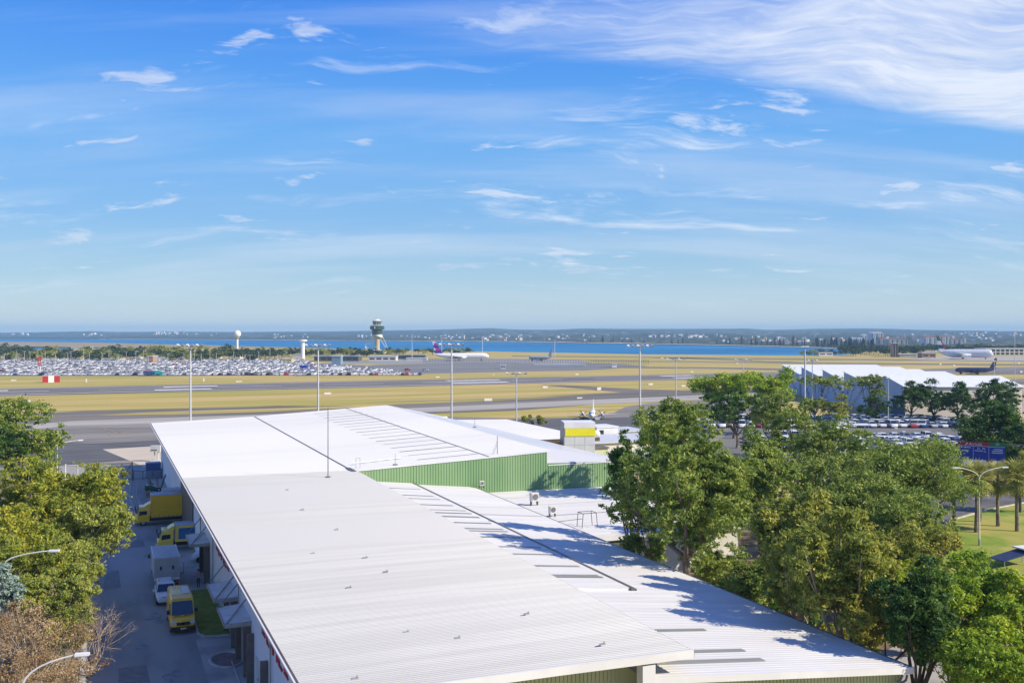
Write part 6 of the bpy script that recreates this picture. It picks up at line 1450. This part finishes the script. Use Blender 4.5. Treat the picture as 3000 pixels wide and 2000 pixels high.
# ---- palms on the lawn
fan = MB()
for k in range(11):
    a = R(-75+15*k); L = 1.0+.25*math.cos(a); c_, s_ = math.cos(a), math.sin(a)
    fan.add([(.9,0,0),(.9+c_*L*.55-s_*.07,s_*L*.55+c_*.07,-.05),(.9+c_*L,s_*L,-.28),(.9+c_*L*.55+s_*.07,s_*L*.55-c_*.07,-.05)], [(0,1,2,3)])
fan.tube([(0,0,0),(.5,0,.12),(.95,0,0)], .025, 4); FAN = fan.mesh('frond', L_PLM)
def palm(label, px, yb, ytop, seed, sc=1.0):
    rg = random.Random(seed); b_ = PZ(px, yb); Y = 72500/(yb-975); h = EYE-(ytop-975)*Y/2900
    t = thing('palm_tree', label, 'palm', b_, rg.uniform(0,6))
    MB().tube([(0,0,0),(.1,0,h*.5),(0,0,h)], [.26,.19,.17], 8).build('trunk', BARK, t, True)
    for i in range(44):
        az = i*2.399+rg.uniform(-.2,.2); el = R(75-i*3.1)+rg.uniform(-.12,.12)
        o = obj('frond', FAN, t, (0,0,h+.15-.012*i)); o.rotation_euler = (rg.uniform(-.4,.4), -el, az); o.scale = (sc*rg.uniform(.85,1.15),)*3
    return t
palm('fan palm nearest the kerb at the left end of the palm lawn', 2795,1547,1390,1,1.0)
palm('fan palm just left of the twin-arm lamp', 2859,1561,1402,2,1.15)
palm('fan palm behind the twin-arm lamp, between two others', 2924,1543,1399,3,1.1)
palm('fan palm near the right edge of the lawn', 2980,1558,1399,4,1.2)
palm('tall fan palm cut by the right edge of the view', 3012,1500,1364,5,1.15)
palm('fan palm behind, half hidden under the blue road sign', 2870,1530,1409,6,1.0)
palm('fan palm behind the right-hand palms across the lawn', 2990,1502,1416,7,1.0)

# ---- overhead road sign
SB = mat('sign_blue', (.012,.035,.32), (.010,.03,.28), .6, .45, coords='obj'); SG = mat('sign_green', (.01,.15,.08), (.01,.13,.07), .6, .45, coords='obj'); SR = mat('sign_crimson', (.36,.012,.035), (.32,.01,.03), .6, .45, coords='obj')
SWT = mat('sign_white', (.70,.72,.75), (.62,.64,.67), 1, .5, coords='obj')
Ysg = 150.0; a = PD(2806,1345,Ysg); e_ = PD(2945,1350,Ysg-3); dv = e_-a; rz = math.atan2(dv.y, dv.x); Wd = Vector((dv.x,dv.y)).length; u = Ysg/2900; Ht = 51*u
RS = thing('road_sign', 'blue gantry road sign with a red Arrivals header by the ring road', 'sign', (a.x,a.y,0), rz)
zb = EYE-(1343-975)*u
MB().bx(0,Wd,-.02,.08,zb,zb+Ht*.78).build('blue_panel', SB, RS)
MB().bx(0,Wd*.66,-.02,.08,zb+Ht*.783,zb+Ht).build('red_header', SR, RS); MB().bx(Wd*.663,Wd,-.02,.08,zb+Ht*.783,zb+Ht).build('green_header', SG, RS)
for x in (Wd*.33, Wd*.66): MB().bx(x-.02,x+.02,-.04,-.022,zb+.05,zb+Ht*.77).build('divider', SWT, RS)
MB().bx(0,Wd,-.04,-.022,zb+Ht*.765,zb+Ht*.785).build('divider', SWT, RS)
def sgn(body, x, z, size, m_=SWT):
    o = obj('sign_text', text_mesh(body, size, m_, .006, 'sign_text'), RS, (x,-.05,z)); o.rotation_euler = (R(90),0,0)
sgn('Arrivals', Wd*.38, zb+Ht*.885, .58); sgn('P1  P6', Wd*.5, zb+Ht*.63, .42)
MB().prism([(Wd*.15,zb+Ht*.83),(Wd*.18,zb+Ht*.83),(Wd*.23,zb+Ht*.95),(Wd*.17,zb+Ht*.95),(Wd*.19,zb+Ht*.91)], 'y', -.045, -.022).build('arrow', SWT, RS)
for x0, x1, z in ((.12,.28,.66),(.07,.10,.66),(.09,.24,.50),(.36,.53,.50),(.55,.60,.46),(.76,.95,.62),(.73,.95,.52),(.72,.95,.42),(.80,.88,.90)): MB().bx(Wd*x0,Wd*x1,-.04,-.022,zb+Ht*z,zb+Ht*z+.09).build('text_line', SWT, RS)
for x in (Wd*.12, Wd*.85): MB().tube([(x,.2,0),(x,.2,zb+Ht)], .12, 8).build('post', STEEL, RS)
MB().tube([(-4.5,.25,zb+Ht*.95),(Wd+3,.25,zb+Ht*.95)], .07, 6).build('gantry_beam', STEEL_D, RS)
p = PD(2790,1330,Ysg+6); t = truck('blue grey van standing behind the left end of the road sign', (p.x+3,p.y,.05), -YAW+R(5), P_BLUE, P_BLUE, 3.0, 6.0, False, False)

# ---- lane by the low roof corner: sign, walker, dark screen fence
p = PZ(2640,1930); t = thing('lane_sign', 'black square sign on a thin post beside the lane', 'sign', p, -YAW)
MB().tube([(0,0,0),(0,0,1.6)], .04, 5).build('post', BLACKP, t); MB().box((.05,-.05,1.95),(.62,.05,.5),0,0,1,0,.12).build('board', BLACKP, t)
p = PZ(2786,1952); person('person in a bright blue top and red cap walking under the right trees', (p.x,p.y,.05), R(150), mat('blue_top', (.03,.10,.55), (.03,.09,.48), 4, .8, coords='obj'), mat('dark_shorts', (.03,.03,.04), (.04,.04,.05), 4, .8, coords='obj'), SKIN_A, mat('red_cap', (.50,.05,.05), (.45,.04,.04), 5, .7, coords='obj'), 'hold')
p = PZ(2258,1790); q = PZ(2400,1800); d = q-p; t = thing('screen_fence', 'black screened fence behind the gum trunks', 'fence', p, math.atan2(d.y,d.x)); Lf = d.length
DKF = mat('black_screen', (.012,.012,.016), (.018,.018,.022), 1, .8)
for i in range(5): MB().bx(Lf*i/5+.02,Lf*(i+1)/5-.02,-.03,.03,.1,3.0).build('screen_panel', DKF, t)
for i in range(6): MB().tube([(Lf*i/5,0,0),(Lf*i/5,0,3.1)], .05, 5).build('post', GATE_M, t)
p = PZ(2965,1660); t = thing('blue_canopy', 'dark blue sloping canopy with a white edge at the right', 'canopy', p, -YAW+R(20))
MB().loft([[(-2.2,-1,.9),(2.6,-1,1.7),(2.6,-1,1.8),(-2.2,-1,1.0)],[(-2.2,1,.9),(2.6,1,1.7),(2.6,1,1.8),(-2.2,1,1.0)]]).build('sheet', mat('navy_canopy', (.02,.03,.08), (.03,.04,.10), 1, .5), t)
MB().bx(1.2,3.2,-1.1,1.1,1.78,1.93).build('white_edge', WHITEP, t)
for x, z in ((-2,.92),(2.4,1.66)):
    for y in (-.9,.9): MB().tube([(x,y,0),(x,y,z)], .05, 5).build('post', STEEL, t)

# ================================================================== air
m = bpy.data.materials.new('haze'); m.use_nodes = True; T = NT(m.node_tree); T.n.remove(T.n['Principled BSDF'])
pv = T.new('ShaderNodeVolumePrincipled'); pv.inputs['Color'].default_value = (.40,.70,1,1); pv.inputs['Density'].default_value = HAZE_D; pv.inputs['Anisotropy'].default_value = 0.0
T.link(pv.outputs[0], T.n['Material Output'].inputs['Volume'])
hb = MB().bx(-9500,9500,-4500,10900,-4,92).build('haze', m, None, False, (0,0,0), -YAW); stuff(hb); hb['label'] = 'thin blue air over the bay'; hb['category'] = 'haze'
